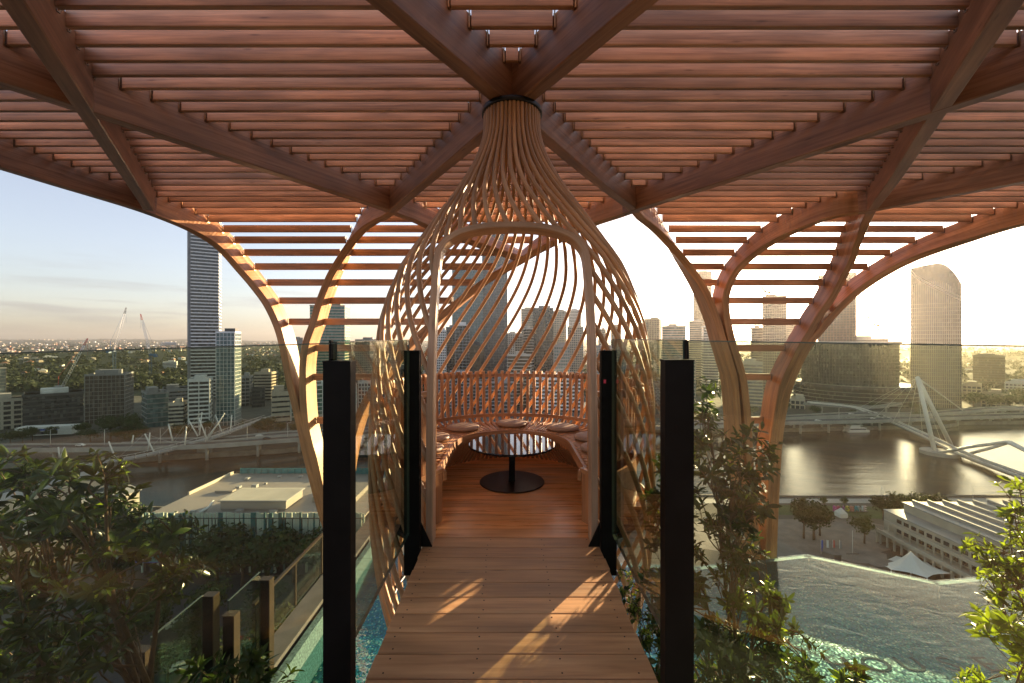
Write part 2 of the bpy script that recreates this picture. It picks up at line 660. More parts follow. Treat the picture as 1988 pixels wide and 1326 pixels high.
perg = thing('timber_pergola', 'large pergola roof of red timber slats and crossing beams on curved tree columns', 'pergola', (0, 9.2, -3.9))
PO = Vector((0, 9.2, -3.9))
ch = .010
SECB = [(-BW / 2 + ch, 0), (BW / 2 - ch, 0), (BW / 2, ch), (BW / 2, BH - ch), (BW / 2 - ch, BH), (-BW / 2 + ch, BH), (-BW / 2, BH - ch), (-BW / 2, ch)]
for bi, (nm, p) in enumerate(PATH.items()):
    pts, bs, ns = [], [], []
    P3 = []
    for x, t in p:
        y, z, ny, nz_ = U(t)
        P3.append((Vector((x, y, z)), Vector((0, ny, nz_))))
    off = .0035 * (bi % 5) + (.002 if nm in ('L1', 'L2') else 0)
    for i, (q, n_) in enumerate(P3):
        a, c = P3[max(i - 1, 0)][0], P3[min(i + 1, len(P3) - 1)][0]
        tg = (c - a).normalized()
        n2 = (n_ - tg * n_.dot(tg)).normalized()
        b2 = tg.cross(n2).normalized()
        pts.append(q - n2 * off - PO)
        bs.append(b2)
        ns.append(n2)
    kn = next((i for i, q in enumerate(p) if q[1] > t_of_y(7.72)), len(p) - 1)
    mb = MB()
    mb.sweep(pts[:kn + 1], bs[:kn + 1], ns[:kn + 1], SECB)
    mb.build('beam', M['beam'], perg)
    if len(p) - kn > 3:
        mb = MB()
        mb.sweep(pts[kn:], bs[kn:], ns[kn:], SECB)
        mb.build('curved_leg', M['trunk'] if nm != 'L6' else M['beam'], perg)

# slat rows: t values
rows = []
e0, de = .0015456 * 800, .0000995 * 800
k = -28
OFF = .36
for k in range(-30, 14):
    inv = e0 + de * k          # = y / (zs - eye)
    y = inv * (3.95 + OFF - EYE)
    if -3.5 < y < 6.62:
        rows.append(t_of_y(y))
for yy in (323, 335, 348, 360, 371, 382, 391.5, 403, 416, 431, 451, 472.6, 496.7, 524, 554.8, 590, 631, 682, 738, 822):
    t = t_of_e((CY - yy) / F, OFF)
    if t > rows[-1] + .12:
        rows.append(t)
TN = t_of_y(7.72)
slats = []
for t in rows:
    y, z, ny, nz_ = U(t)
    # parameter of the beam at slat height is measured along the same normal
    xs = []
    for nm in PATH:
        r = x_at(nm, t)
        if r:
            xs.append((r[0], r[1], nm))
    xs.sort()
    for a, b in zip(xs[:-1], xs[1:]):
        pair = {a[2], b[2]}
        if t > TN and pair == {'L4', 'L1'}:
            continue
        if t > TN and a[2] == 'L10':
            continue
        if t > TN and pair & {'L7'}:
            pass
        if a[2] in ('L9',) and t > TN:
            continue
        if t > t_of_e((CY - 640) / F) and pair not in ({'L5', 'L3'}, {'L2', 'L4'}, {'L4', 'L2'}):
            continue
        if t > t_of_e((CY - 700) / F) and pair == {'L2', 'L4'} and t > t_of_e((CY - 830) / F):
            continue
        ga = BW / 2 * math.hypot(1, a[1]) + .015
        gb = BW / 2 * math.hypot(1, b[1]) + .015
        x0, x1 = a[0] + ga, b[0] - gb
        if x1 - x0 < .07:
            continue
        slats.append((t, x0, x1))
TH, HT = .050, .150
sc2 = .006
SECS = [(-TH / 2 + sc2, 0), (TH / 2 - sc2, 0), (TH / 2, sc2), (TH / 2, HT), (-TH / 2, HT), (-TH / 2, sc2)]


def slat_mb(mb, t, x0, x1, org):
    y, z, ny, nz_ = U(t)
    o = Vector((0, y, z)) + Vector((0, ny, nz_)) * OFF
    n_ = Vector((0, 0, 1))          # the boards stay upright all the way down the curve
    tg = Vector((0, 1, 0))
    mb.sweep([Vector((x0, 0, 0)) + o - org, Vector((x1, 0, 0)) + o - org], [tg, tg], [n_, n_], SECS)
    return o, tg, n_


def shows(t, x0, x1):
    y, z, ny, nz_ = U(t)
    y += ny * OFF
    z += nz_ * OFF
    if y < 2.9:
        return 0.0
    a, b = CX + x0 / y * F, CX + x1 / y * F
    a, b = max(a, 0), min(b, 1988)
    return max(0.0, b - a) * (F / y) * .13


slats.sort(key=lambda s: -shows(*s))
sm = MB()
hm = MB()
for i, s in enumerate(slats):
    if i < 298:
        mb = MB()
        o, tg, n_ = slat_mb(mb, *s, PO)
        mb.build('slat', M['slat'], perg)
    else:
        o, tg, n_ = slat_mb(sm, *s, PO)
    for xe, sg in ((s[1], 1), (s[2], -1)):
        q = o + Vector((xe, 0, 0)) - PO
        for k2 in (-1, 1):
            a = q + tg * (k2 * (TH / 2 + .006)) - n_ * .012
            hm.bar(a + Vector((-.018 * sg, 0, 0)), a + n_ * (HT + .02) + Vector((-.018 * sg, 0, 0)), .011, .011)
        hm.bar(q - n_ * .012 + Vector((-.018 * sg, 0, 0)) - tg * (TH / 2 + .01), q - n_ * .012 + Vector((-.018 * sg, 0, 0)) + tg * (TH / 2 + .01), .012, .012)
if sm.f:
    sm.build('slat_ends_out_of_reach', M['slat'], perg, 'stuff')
hm.build('slat_hangers', M['steel'], perg, 'stuff')

# ------------------------------------------------------------------ birdcage pavilion
PC = Vector((0, 4.4, 0))
RP = [(3.93, .285), (3.7, .292), (3.5, .345), (3.3, .435), (3.1, .555), (2.94, .66), (2.78, .775), (2.56, .925), (2.38, 1.05), (2.2, 1.155), (1.85, 1.29), (1.5, 1.365),
      (.97, 1.415), (.4, 1.43), (-.2, 1.42), (-.6, 1.385), (-1.1, 1.29), (-1.6, 1.13), (-2.1, .89), (-2.7, .5)]
rp_s = crom([(z, r) for z, r in RP], 5)


def shell_r(z):
    for i in range(len(rp_s) - 1):
        if rp_s[i][0] >= z >= rp_s[i + 1][0]:
            k = (rp_s[i][0] - z) / (rp_s[i][0] - rp_s[i + 1][0])
            return rp_s[i][1] + (rp_s[i + 1][1] - rp_s[i][1]) * k
    return rp_s[-1][1] if z < 0 else rp_s[0][1]


def tw_rate(z):
    if z > 3.65:
        return .0
    if z > 2.7:
        k = (3.65 - z) / .95
        return .46 * k * k * (3 - 2 * k)
    if z > -1:
        return .46 - .06 * max(0, (.6 - z))
    return .3


zs = [q[0] for q in rp_s]
twist = [0.0]
for i in range(1, len(zs)):
    twist.append(twist[-1] + tw_rate((zs[i] + zs[i - 1]) / 2) * (zs[i - 1] - zs[i]))

pav = thing('birdcage_pavilion', 'onion shaped open pavilion of twisting bent timber rods at the end of the footbridge', 'pavilion', (0, 4.4, 0))
NR = 44
DW, DTOP, DSPR = .612, 2.435, 2.11


def in_door(x, y, z):
    if y > 0 or z < -.12:
        return False
    if abs(x) > DW:
        return False
    if z < DSPR:
        return True
    return z < DSPR + (DTOP - DSPR) * max(0.0, 1 - (abs(x) / DW) ** 3.0) ** (1 / 3.0)


RR = .0225


def rib_r(z):
    return .0196 + (RR - .0196) * min(1.0, max(0.0, (3.6 - z) / .9))

full_me = None
for i in range(NR):
    ph = 2 * math.pi * (i + .5) / NR
    pts = []
    for (z, r), tw in zip(rp_s, twist):
        a = ph + tw
        pts.append(Vector((r * math.cos(a), r * math.sin(a), z)))
    segs, cur = [], []
    dense = []
    for a, b in zip(pts[:-1], pts[1:]):
        for k in range(3):
            dense.append(a.lerp(b, k / 3))
    dense.append(pts[-1])
    cut = False
    for q in dense:
        if in_door(*q):
            cut = True
            if len(cur) > 1:
                segs.append(cur)
            cur = []
        else:
            cur.append(q)
    if len(cur) > 1:
        segs.append(cur)
    if not cut:
        if full_me is None:
            mb = MB()
            mb.tube([Matrix.Rotation(-ph, 3, 'Z') @ q for q in pts], [rib_r(q.z) for q in pts], 8)
            full_me = mb.mesh('rib', M['rib'])
        inst('rib', full_me, pav, rz=ph)
    else:
        for s in segs:
            if (s[0] - s[-1]).length < .12:
                continue
            mb = MB()
            sp_ = s[::2] + ([s[-1]] if (len(s) - 1) % 2 else [])
            mb.tube(sp_, [rib_r(q.z) for q in sp_], 8)
            mb.build('rib', M['rib'], pav)
mb = MB()
mb.lathe([(.272, 3.90), (.318, 3.90), (.322, 3.905), (.322, 3.945), (.272, 3.945), (.272, 3.90)], (0, 0, 0), 48)
mb.build('neck_ring', M['ring'], pav)
mb = MB()
for z in (-.06, -1.15):
    r = shell_r(z) - .035
    ring = [(r * math.cos(2 * math.pi * k / 64), r * math.sin(2 * math.pi * k / 64), z) for k in range(64)]
    mb.tube(ring, .022, 6, closed=True)
mb.build('hoop', M['ring'], pav)

# door frame: laminated arch that leans back with the shell
path = []
for k in range(14):
    z = DSPR * k / 14
    path.append((-DW, z))
for k in range(33):
    a = math.pi * (1 - k / 32)
    c, s = math.cos(a), math.sin(a)
    path.append((DW * math.copysign(abs(c) ** (2 / 3.0), c), DSPR + (DTOP - DSPR) * abs(s) ** (2 / 3.0)))
for k in range(13, -1, -1):
    path.append((DW, DSPR * k / 14))
pts, bs, ns = [], [], []
P3 = []
for x, z in path:
    r = shell_r(z)
    P3.append(Vector((x, -math.sqrt(max(r * r - x * x, .04)), z)))
for i, q in enumerate(P3):
    a, c = P3[max(i - 1, 0)], P3[min(i + 1, len(P3) - 1)]
    t = (c - a).normalized()
    out = Vector((0, -1, .25)).normalized()
    n2 = (out - t * out.dot(t)).normalized()
    pts.append(q)
    ns.append(n2)
    bs.append(t.cross(n2).normalized())
mb = MB()
fw, fd = .026, .060
mb.sweep(pts, bs, ns, [(-fw + .006, -fd), (fw - .006, -fd), (fw, -fd + .006), (fw, fd - .006), (fw - .006, fd), (-fw + .006, fd), (-fw, fd - .006), (-fw, -fd + .006)])
mb.build('door_frame', M['frame'], pav)

# pavilion floor
PITCH, PW = .1464, .1405
Y0 = 1.836 - PITCH * 5
fr_r = 1.36
k = 0
BR_END = 3.16
while True:
    y = Y0 + PITCH * k
    k += 1
    yc = y + PW / 2
    if yc > 5.72:
        break
    if y < BR_END - .02:
        continue
    dy = abs(yc - 4.4) + PW / 2
    if dy >= fr_r:
        continue
    hw = math.sqrt(fr_r ** 2 - dy ** 2)
    if yc < 4.4:
        hw = max(hw, .60)
    mb = MB()
    mb.box((0, yc - 4.4, -.014), (2 * hw, PW, .028))
    mb.build('floor_plank', M['floor'], pav)
mb = MB()
mb.lathe([(0, -.10), (1.34, -.10), (1.34, -.034), (0, -.034)], (0, 0, 0), 56, smooth=False)
mb.build('floor_frame', M['black'], pav)

# ------------------------------------------------------------------ curved bench inside
bench = thing('curved_bench', 'horseshoe bench of bent timber slats with tall open slat back inside the pavilion', 'bench', (0, 4.4, 0))
NB = 92
a_open = R(31)


def r_in(a):
    """inner nose distance from the centre at polar angle a (0 = +x, 90 = far side)"""
    x, y = math.cos(a), math.sin(a)
    if y >= 0:
        return .64
    return min(.64 / max(abs(x), .05), 1.16)


def slat_profile(ri):
    rb = 1.17
    seat = [(ri + .005, .385), (ri + .03, .418)]
    if rb - ri > .12:
        seat += [(ri + (rb - ri) * .5, .420), (rb - .06, .424)]
    return seat + [(rb + .03, .445), (rb + .085, .52), (rb + .10, .62), (rb + .105, .85), (rb + .11, 1.055), (rb + .135, 1.085), (rb + .165, 1.075), (rb + .18, 1.03)]


proto = {}
for i in range(NB):
    a = 2 * math.pi * (i + .5) / NB - math.pi / 2
    rel = abs(((a + math.pi / 2 + math.pi) % (2 * math.pi)) - math.pi)
    if rel < a_open:
        continue
    ri = r_in(a)
    key = round(ri, 2)
    if key not in proto:
        pr = slat_profile(ri)
        pp = crom(pr, 3)
        pts = [Vector((r, 0, z)) for r, z in pp]
        bs, ns = [], []
        for j in range(len(pts)):
            t = (pts[min(j + 1, len(pts) - 1)] - pts[max(j - 1, 0)]).normalized()
            b = Vector((0, 1, 0))
            bs.append(b)
            ns.append(t.cross(b).normalized())
        mb = MB()
        wv, hv = .019, .011
        mb.sweep(pts, bs, ns, [(-wv, -hv), (wv, -hv), (wv, hv), (-wv, hv)])
        proto[key] = mb.mesh('slat', M['bench'])
    inst('slat', proto[key], bench, rz=a)
# nose band and skirt, back rails, end panels
angs = [-math.pi / 2 + a_open + (2 * math.pi - 2 * a_open) * k / 80 for k in range(81)]


def ring_sweep(mb, rad, z, sec):
    pts, bs, ns = [], [], []
    Q = []
    for a in angs:
        r = rad(a)
        Q.append(Vector((r * math.cos(a), r * math.sin(a), z)))
    for j, q in enumerate(Q):
        t = (Q[min(j + 1, len(Q) - 1)] - Q[max(j - 1, 0)]).normalized()
        pts.append(q)
        bs.append(t.cross(Vector((0, 0, 1))).normalized())
        ns.append(Vector((0, 0, 1)))
    mb.sweep(pts, bs, ns, sec, smooth=False)


mb = MB()
ring_sweep(mb, lambda a: min(r_in(a), 1.10) - .004, .372, [(-.022, -.042), (.022, -.036), (.024, .03), (.012, .046), (-.018, .046)])
mb.build('seat_edge', M['bench'], bench)
mb = MB()
ring_sweep(mb, lambda a: 1.235, .50, [(-.012, -.022), (.012, -.022), (.012, .022), (-.012, .022)])
mb.build('lower_back_rail', M['bench'], bench)
mb = MB()
ring_sweep(mb, lambda a: 1.305, 1.035, [(-.012, -.022), (.012, -.022), (.012, .022), (-.012, .022)])
mb.build('upper_back_rail', M['bench'], bench)
mb = MB()
ring_sweep(mb, lambda a: 1.262, .20, [(-.012, -.195), (.012, -.195), (.012, .195), (-.012, .195)])
mb.build('riser_panel', M['bench'], bench)
rz_m = MB()
for i in range(NB):
    a = 2 * math.pi * (i + .5) / NB - math.pi / 2
    rel = abs(((a + math.pi / 2 + math.pi) % (2 * math.pi)) - math.pi)
    if rel < a_open:
        continue
    ri = min(r_in(a), 1.08)
    pr = [(ri + .012, .345), (ri + .055, .24), (min(ri + .16, 1.2), .12), (min(ri + .25, 1.24), .02)]
    pp = crom(pr, 3)
    cs, sn = math.cos(a), math.sin(a)
    pts = [Vector((r * cs, r * sn, z)) for r, z in pp]
    b = Vector((-sn, cs, 0))
    ns = []
    for j in range(len(pts)):
        t = (pts[min(j + 1, len(pts) - 1)] - pts[max(j - 1, 0)]).normalized()
        ns.append(t.cross(b).normalized())
    rz_m.sweep(pts, [b] * len(pts), ns, [(-.017, -.009), (.017, -.009), (.017, .009), (-.017, .009)])
rz_m.build('riser_slats', M['bench'], bench, 'stuff')
for sg in (-1, 1):
    a = -math.pi / 2 + sg * (a_open + R(1.2))
    mb = MB()
    cs, sn = math.cos(a), math.sin(a)
    for (r0, r1, z0, z1) in ((1.12, 1.34, .0, .40), (1.19, 1.235, .44, 1.04), (1.31, 1.35, .44, 1.04), (1.17, 1.36, 1.055, 1.10), (1.10, 1.36, .402, .438)):
        c = Vector(((r0 + r1) / 2 * cs, (r0 + r1) / 2 * sn, (z0 + z1) / 2))
        mb.box(c, (r1 - r0, .035, z1 - z0), a)
    mb.build('end_panel', M['bench'], bench)

# cushions
cush = MB()
cush.lathe([(0, 0), (.17, 0), (.193, .008), (.20, .022), (.193, .036), (.17, .045), (.1, .050), (0, .052)], (0, 0, 0), 36)
cme = cush.mesh('cushion', M['cushion'])
CP = [((0, .87), 'round tan cushion at the far middle of the horseshoe bench'),
      ((-.60, .62), 'round tan cushion left of the middle one, striped by sunlight'),
      ((.62, .62), 'round tan cushion right of the middle one, behind the table'),
      ((-.88, .10), 'round tan cushion on the left bench arm, beside the striped cushion'),
      ((.88, .10), 'round tan cushion on the right bench arm, half hidden by the door frame'),
      ((-.87, -.36), 'round tan cushion on the left bench arm nearest the door frame'),
      ((.87, -.36), 'round tan cushion on the right bench arm nearest the door frame')]
for (x, y), lb in CP:
    o = inst('seat_cushion', cme, None, loc=(x, 4.4 + y, .4355), rz=rnd.uniform(0, 6))
    tag(o, lb, 'cushion', 'round seat cushions on the pavilion bench')

# table
tb = thing('round_table', 'low round black table with glossy top and flat disc base in the pavilion', 'table', (0, 4.40, 0))
mb = MB()
mb.lathe([(0, .392), (.455, .392), (.462, .397), (.462, .411), (.457, .416), (0, .416)], (0, 0, 0), 64, smooth=False)
mb.build('table_top', M['tabletop'], tb)
mb = MB()
mb.box((0, 0, .203), (.065, .065, .376))
mb.build('post', M['black'], tb)
mb = MB()
mb.lathe([(0, .001), (.34, .001), (.345, .004), (.345, .011), (.34, .015), (0, .015)], (0, 0, 0), 64, smooth=False)
mb.build('base', M['tablebase'], tb)

# ------------------------------------------------------------------ footbridge
br = thing('timber_footbridge', 'short timber plank footbridge leading from the terrace to the pavilion', 'footbridge', (0, 1.6, 0))
k = 0
scr = MB()
while True:
    y = Y0 + PITCH * k
    k += 1
    if y > BR_END - .02:
        break
    if y < 1.0:
        continue
    mb = MB()
    yc = y + PW / 2
    jl, jr = rnd.uniform(-.006, .006), rnd.uniform(-.006, .006)
    x0, x1 = -.652 + jl, .640 + jr
    c = .003
    xs = [(x0, 0)]
    # chamfered plank: sweep along x
    mb.sweep([Vector((x0, yc - 1.6, 0)), Vector((x1, yc - 1.6, 0))], [Vector((0, 1, 0))] * 2, [Vector((0, 0, 1))] * 2,
             [(-PW / 2, -.028), (PW / 2, -.028), (PW / 2, -c), (PW / 2 - c, 0), (-PW / 2 + c, 0), (-PW / 2, -c)])
    mb.build('plank', M['deck'], br)
    for sx in (-.585, -.17, .225, .575):
        for sy in (-.042, .042):
            scr.lathe([(0, .0008), (.0042, .0008), (.0045, -.002)], (sx + rnd.uniform(-.012, .012), yc - 1.6 + sy, 0), 8, smooth=False)
scr.build('screws', M['screw'], br, 'stuff')
mb = MB()
mb.box((-.006, .50, -.046), (1.262, 1.96, .012))
mb.build('gap_shade_sheet', M['black'], br)  # black sheet added below the planks so their gaps read as shade
for sx in (-.60, .59, 0):
    mb = MB()
    mb.box((sx, .52, -.115), (.06, 2.0, .168))
    mb.build('joist', M['black'], br)

# ------------------------------------------------------------------ black posts and balustrade glass
def post(name, label, x, y, zb, zt, wx, wy, stick=None):
    t = thing(name, label, 'post', (x, y, zb), 0, 'black steel balustrade posts beside the footbridge')
    mb = MB()
    h = zt - zb
    th = .012
    # folded steel channel: two flanges, web and a cap
    mb.box((0, -wy / 2 + th / 2, h / 2), (wx, th, h))
    mb.box((-wx / 2 + th / 2, th / 2, h / 2), (th, wy - th, h))
    mb.box((wx / 2 - th / 2, th / 2, h / 2), (th, wy - th, h))
    mb.box((0, .02, h / 2 - .004), (wx - 2 * th, .02, h - .012))
    mb.build('channel', M['black'], t)
    mb = MB()
    mb.box((0, 0, h + .003), (wx + .004, wy + .004, .006))
    mb.build('cap', M['black'], t)
    if stick:
        mb = MB()
        mb.box((stick[0], -wy / 2 - .0022, stick[1] - zb), (.016, .0016, .026), 0)
        mb.build('sticker', M['sticker'], t)
    return t


post('balustrade_post', 'wide black steel post at the left near end of the footbridge', -.661, 1.58, -.6, 1.42, .104, .052)
post('balustrade_post', 'wide black steel post at the right near end of the footbridge', .632, 1.58, -.6, 1.425, .108, .052)
for sx, lb, stk in ((-.716, 'slim black steel post left of the pavilion door', None), (.692, 'slim black steel post right of the pavilion door, with a small red sticker', (-.03, 1.215))):
    t = post('balustrade_post', lb, sx, 2.97, -.17, 1.43, .110, .06, stk)
    s = 1 if sx < 0 else -1
    mb = MB()
    mb.v += [(s * .06, .0, .19), (s * .06, .0, .36), (s * .14, .0, .19), (s * .06, .012, .19), (s * .06, .012, .36), (s * .14, .012, .19)]
    for q in ((0, 1, 2), (5, 4, 3), (0, 3, 4, 1), (1, 4, 5, 2), (2, 5, 3, 0)):
        mb.face(q)
    mb.build('gusset', M['black'], t)


def glass_panel(label, a, b, zb, za, zbt, thick=.018):
    """upright glass pane from a to b (plan), bottom zb, top za at a and zbt at b"""
    a, b = Vector((a[0], a[1], 0)), Vector((b[0], b[1], 0))
    t = thing('glass_balustrade', label, 'glass balustrade', ((a.x + b.x) / 2, (a.y + b.y) / 2, zb), 0, 'glass balustrade panels')
    o = Vector(t.location)
    d = (b - a).normalized()
    n = Vector((-d.y, d.x, 0)) * (thick / 2)
    mb = MB()
    for off in (-n, n):
        for q, z in ((a, zb), (b, zb), (b, zbt), (a, za)):
            mb.v.append(tuple(q + off + Vector((0, 0, z)) - o))
    mb.face((0, 1, 2, 3), None, 0)
    mb.face((7, 6, 5, 4), None, 0)
    for q in ((0, 4, 5, 1), (1, 5, 6, 2), (2, 6, 7, 3), (3, 7, 4, 0)):
        mb.face(q, None, 1)
    mb.build('pane', [M['glass'], M['glass_edge']], t)
    mb = MB()
    mb.bar(a + Vector((0, 0, za + .003)) - o, b + Vector((0, 0, zbt + .003)) - o, thick + .002, .005)
    mb.build('top_trim', M['glass_edge'], t)
    return t


glass_panel('tall clear glass panel left of the left near post, city seen through it', (-.715, 1.67), (-1.95, 1.23), -.75, 1.490, 1.448)
glass_panel('tall clear glass panel right of the right near post, hazy with sun glow', (.715, 1.67), (2.1, 1.23), -.75, 1.500, 1.474)
glass_panel('clear glass panel along the left side of the footbridge', (-.722, 1.68), (-.735, 2.915), .14, 1.494, 1.508)
glass_panel('clear glass panel along the right side of the footbridge, lit golden by the sun', (.705, 1.68), (.715, 2.915), .14, 1.503, 1.512)
for sx, lb in ((-.731, 'thin black clamp standing on the left near post between two glass panels'), (.706, 'thin black clamp standing on the right near post between two glass panels')):
    mb = MB()
    mb.box((0, 0, -.008), (.009, .02, .082))
    o = mb.build('glass_clamp', M['black'], None, None, (sx, 1.664, 1.472))
    tag(o, lb, 'clamp', 'glass clamps')

# ------------------------------------------------------------------ terrace behind and beside the camera, pool level below
tf = thing('terrace_deck', 'timber terrace deck on which the footbridge begins', 'deck', (0, -2, 0))
k = 0
for k in range(-55, 1):
    y = Y0 + PITCH * k
    yc = y + PW / 2
    if yc > 1.0:
        break
    if yc < -6:
        continue
    mb = MB()
    mb.box((0, yc + 2, -.016), (9, PW, .028))
    mb.build('plank', M['deck'], tf)
mb = MB()
mb.box((0, -.45 , -.32), (9, 7.0, .55))
mb.build('deck_slab', M['concdark'], tf)

ZW = -3.15          # pool water level
POOL = [(-3.10, 9.15), (.8, 8.75), (3.84, 8.55), (6.45, 9.03), (8.22, 8.02), (10.3, 8.32), (15.5, 9.0), (15.5, 1.0), (-3.10, 1.0)]


def tile_mat():
    m, n, l, b = mat_new('glass mosaic pool tile')
    tcn = n.new('ShaderNodeTexCoord')
    mp = n.new('ShaderNodeMapping')
    mp.inputs['Scale'].default_value = (1 / .026,) * 3
    l.new(tcn.outputs['Object'], mp.inputs['Vector'])
    fl = n.new('ShaderNodeVectorMath')
    fl.operation = 'FLOOR'
    l.new(mp.outputs[0], fl.inputs[0])
    wn = n.new('ShaderNodeTexWhiteNoise')
    l.new(fl.outputs[0], wn.inputs['Vector'])
    rp = ramp(n, [(0, (.006, .06, .08)), (.35, (.010, .11, .12)), (.6, (.015, .18, .165)), (.78, (.03, .13, .24)), (.9, (.05, .26, .22)), (.96, (.22, .36, .26)), (1, (.5, .48, .38))])
    l.new(wn.outputs['Value'], rp.inputs['Fac'])
    fr = n.new('ShaderNodeVectorMath')
    fr.operation = 'FRACTION'
    l.new(mp.outputs[0], fr.inputs[0])
    l.new(rp.outputs[0], b.inputs['Base Color'])
    b.inputs['Roughness'].default_value = .35
    b.inputs['Specular IOR Level'].default_value = .06
    # each tile is set a little askew, so some of them flash
    sb = n.new('ShaderNodeVectorMath')
    sb.operation = 'SUBTRACT'
    sb.inputs[1].default_value = (.5, .5, .5)
    l.new(wn.outputs['Color'], sb.inputs[0])
    scn = n.new('ShaderNodeVectorMath')
    scn.operation = 'SCALE'
    scn.inputs['Scale'].default_value = .2
    l.new(sb.outputs[0], scn.inputs[0])
    ge = n.new('ShaderNodeNewGeometry')
    ad = n.new('ShaderNodeVectorMath')
    l.new(ge.outputs['Normal'], ad.inputs[0])
    l.new(scn.outputs[0], ad.inputs[1])
    no = n.new('ShaderNodeVectorMath')
    no.operation = 'NORMALIZE'
    l.new(ad.outputs[0], no.inputs[0])
    l.new(no.outputs[0], b.inputs['Normal'])
    return m


def ripple_mat(name, scale, strength, dist, tint, f0=.03, rough=.0, stretch=(1, 1, 1)):
    """clear water: looks through to the floor, mirrors the sky by the angle of view"""
    m, n, l, b = mat_new(name)
    n.remove(b)
    out = n['Material Output']
    tcn = n.new('ShaderNodeTexCoord')
    mp = n.new('ShaderNodeMapping')
    mp.inputs['Scale'].default_value = stretch
    l.new(tcn.outputs['Object'], mp.inputs['Vector'])
    nz = n.new('ShaderNodeTexNoise')
    nz.inputs['Scale'].default_value = scale
    nz.inputs['Detail'].default_value = 4
    nz.inputs['Distortion'].default_value = 1.0
    l.new(mp.outputs[0], nz.inputs['Vector'])
    bp = n.new('ShaderNodeBump')
    bp.inputs['Strength'].default_value = strength
    bp.inputs['Distance'].default_value = dist
    l.new(nz.outputs['Fac'], bp.inputs['Height'])
    tr = n.new('ShaderNodeBsdfTransparent')
    tr.inputs['Color'].default_value = (*tint, 1)
    gl = n.new('ShaderNodeBsdfGlossy')
    gl.inputs['Roughness'].default_value = rough
    l.new(bp.outputs[0], gl.inputs['Normal'])
    mxs = n.new('ShaderNodeMixShader')
    l.new(schlick(n, l, f0, bp.outputs[0], 4.2), mxs.inputs[0])
    l.new(tr.outputs[0], mxs.inputs[1])
    l.new(gl.outputs[0], mxs.inputs[2])
    l.new(mxs.outputs[0], out.inputs['Surface'])
    return m


M['tile'] = tile_mat()
M['tile_edge'] = plain('pale mosaic pool edge', (.11, .18, .19), .6, 0, .5, 30, .05)
M['pool_water'] = ripple_mat('pool water', 1.9, .21, .05, (.66, .92, .93), .022, .01, (1, 1.8, 1))
M['letter'] = plain('dark slate mosaic letter', (.012, .022, .026), .7, 0, .3, 40, .03)
mb = MB()
mb.prism(POOL, ZW - 1.0, ZW - .42)
pf = struct(mb.build('pool_floor', M['tile']))
mb = MB()
n_ = len(POOL)
for i in range(n_):                     # upright tiled walls of the pool
    a, b = Vector((*POOL[i], 0)), Vector((*POOL[(i + 1) % n_], 0))
    d = (b - a).normalized()
    nrm = Vector((-d.y, d.x, 0))
    ctr = (a + b) / 2 - nrm * .05
    top = -.03 if i < 6 else .30
    mb.box((ctr.x, ctr.y, ZW - .5 + top / 2), ((b - a).length + .1, .10, 1.0 + top), math.atan2(d.y, d.x))
struct(mb.build('pool_wall', M['tile_edge']))
mb = MB()
b0 = len(mb.v)
for x, y in POOL:
    mb.v.append((x, y, ZW))
mb.face(tuple(reversed(range(n_))))
struct(mb.build('pool_water', M['pool_water']))
# mosaic lettering in the pool floor
zl = ZW - .42
for chx, ctr in (('H', 5.16), ('O', 5.72), ('U', 6.26), ('S', 6.86), ('E', 7.46)):
    cu = bpy.data.curves.new('letter', 'FONT')
    cu.body = chx
    cu.size = .48
    cu.align_x = 'CENTER'
    cu.extrude = .002
    o = bpy.data.objects.new('tmp', cu)
    C.objects.link(o)
    dg = bpy.context.evaluated_depsgraph_get()
    me = bpy.data.meshes.new_from_object(o.evaluated_get(dg))
    bpy.data.objects.remove(o)
    me.materials.clear()
    me.materials.append(M['letter'])
    lo = inst('letter', me, pf)
    lo.location = (ctr, 6.33, zl + .004)
    lo.scale = (1.20, .88, 1)

M['kerb'] = plain('weathered grey kerb stone', (.09, .088, .09), .8, 0, .25, 4)
# concrete kerb and mosaic ledge left of the pool, with the lower terrace and its fence
mb = MB()
mb.box((-3.33, 5.6, ZW - .15), (.34, 9.4, 1.0))
struct(mb.build('pool_kerb', M['kerb']))
mb = MB()
mb.box((-3.62, 4.6, ZW - .5), (.24, 7, .5))
struct(mb.build('lower_terrace_floor', M['concdark']))
mb = MB()
mb.box((6, -.6, -1.75), (24, 3.1, 2.35))
wl = mb.build('terrace_wall', M['concdark'])
tag(wl, 'dark stone wall that carries the terrace above the pool', 'wall')
hb = thing('hotel_block', 'pale block of the building below the rooftop pool', 'building', (4, 0, -70))
mb = MB()
mb.box((2.1, -2.5, 32.8), (19.2, 21.9, 65.4))
mb.build('wall', M['concdark'], hb)


def fence_post(x, y, zt, lb, w_=.13):
    t = thing('fence_post', lb, 'post', (x, y, ZW - .25), 0, 'bronze glass fence posts of the lower terrace')
    h = zt - (ZW - .25)
    mb = MB()
    mb.box((0, 0, h / 2), (w_ - .012, .10, h))
    mb.build('post', M['black'], t)
    mb = MB()
    mb.box((w_ / 2, 0, h / 2), (.012, .105, h + .004))
    mb.box((0, 0, h + .004), (w_ + .012, .105, .008))
    mb.build('edge_trim', M['bronze'], t)


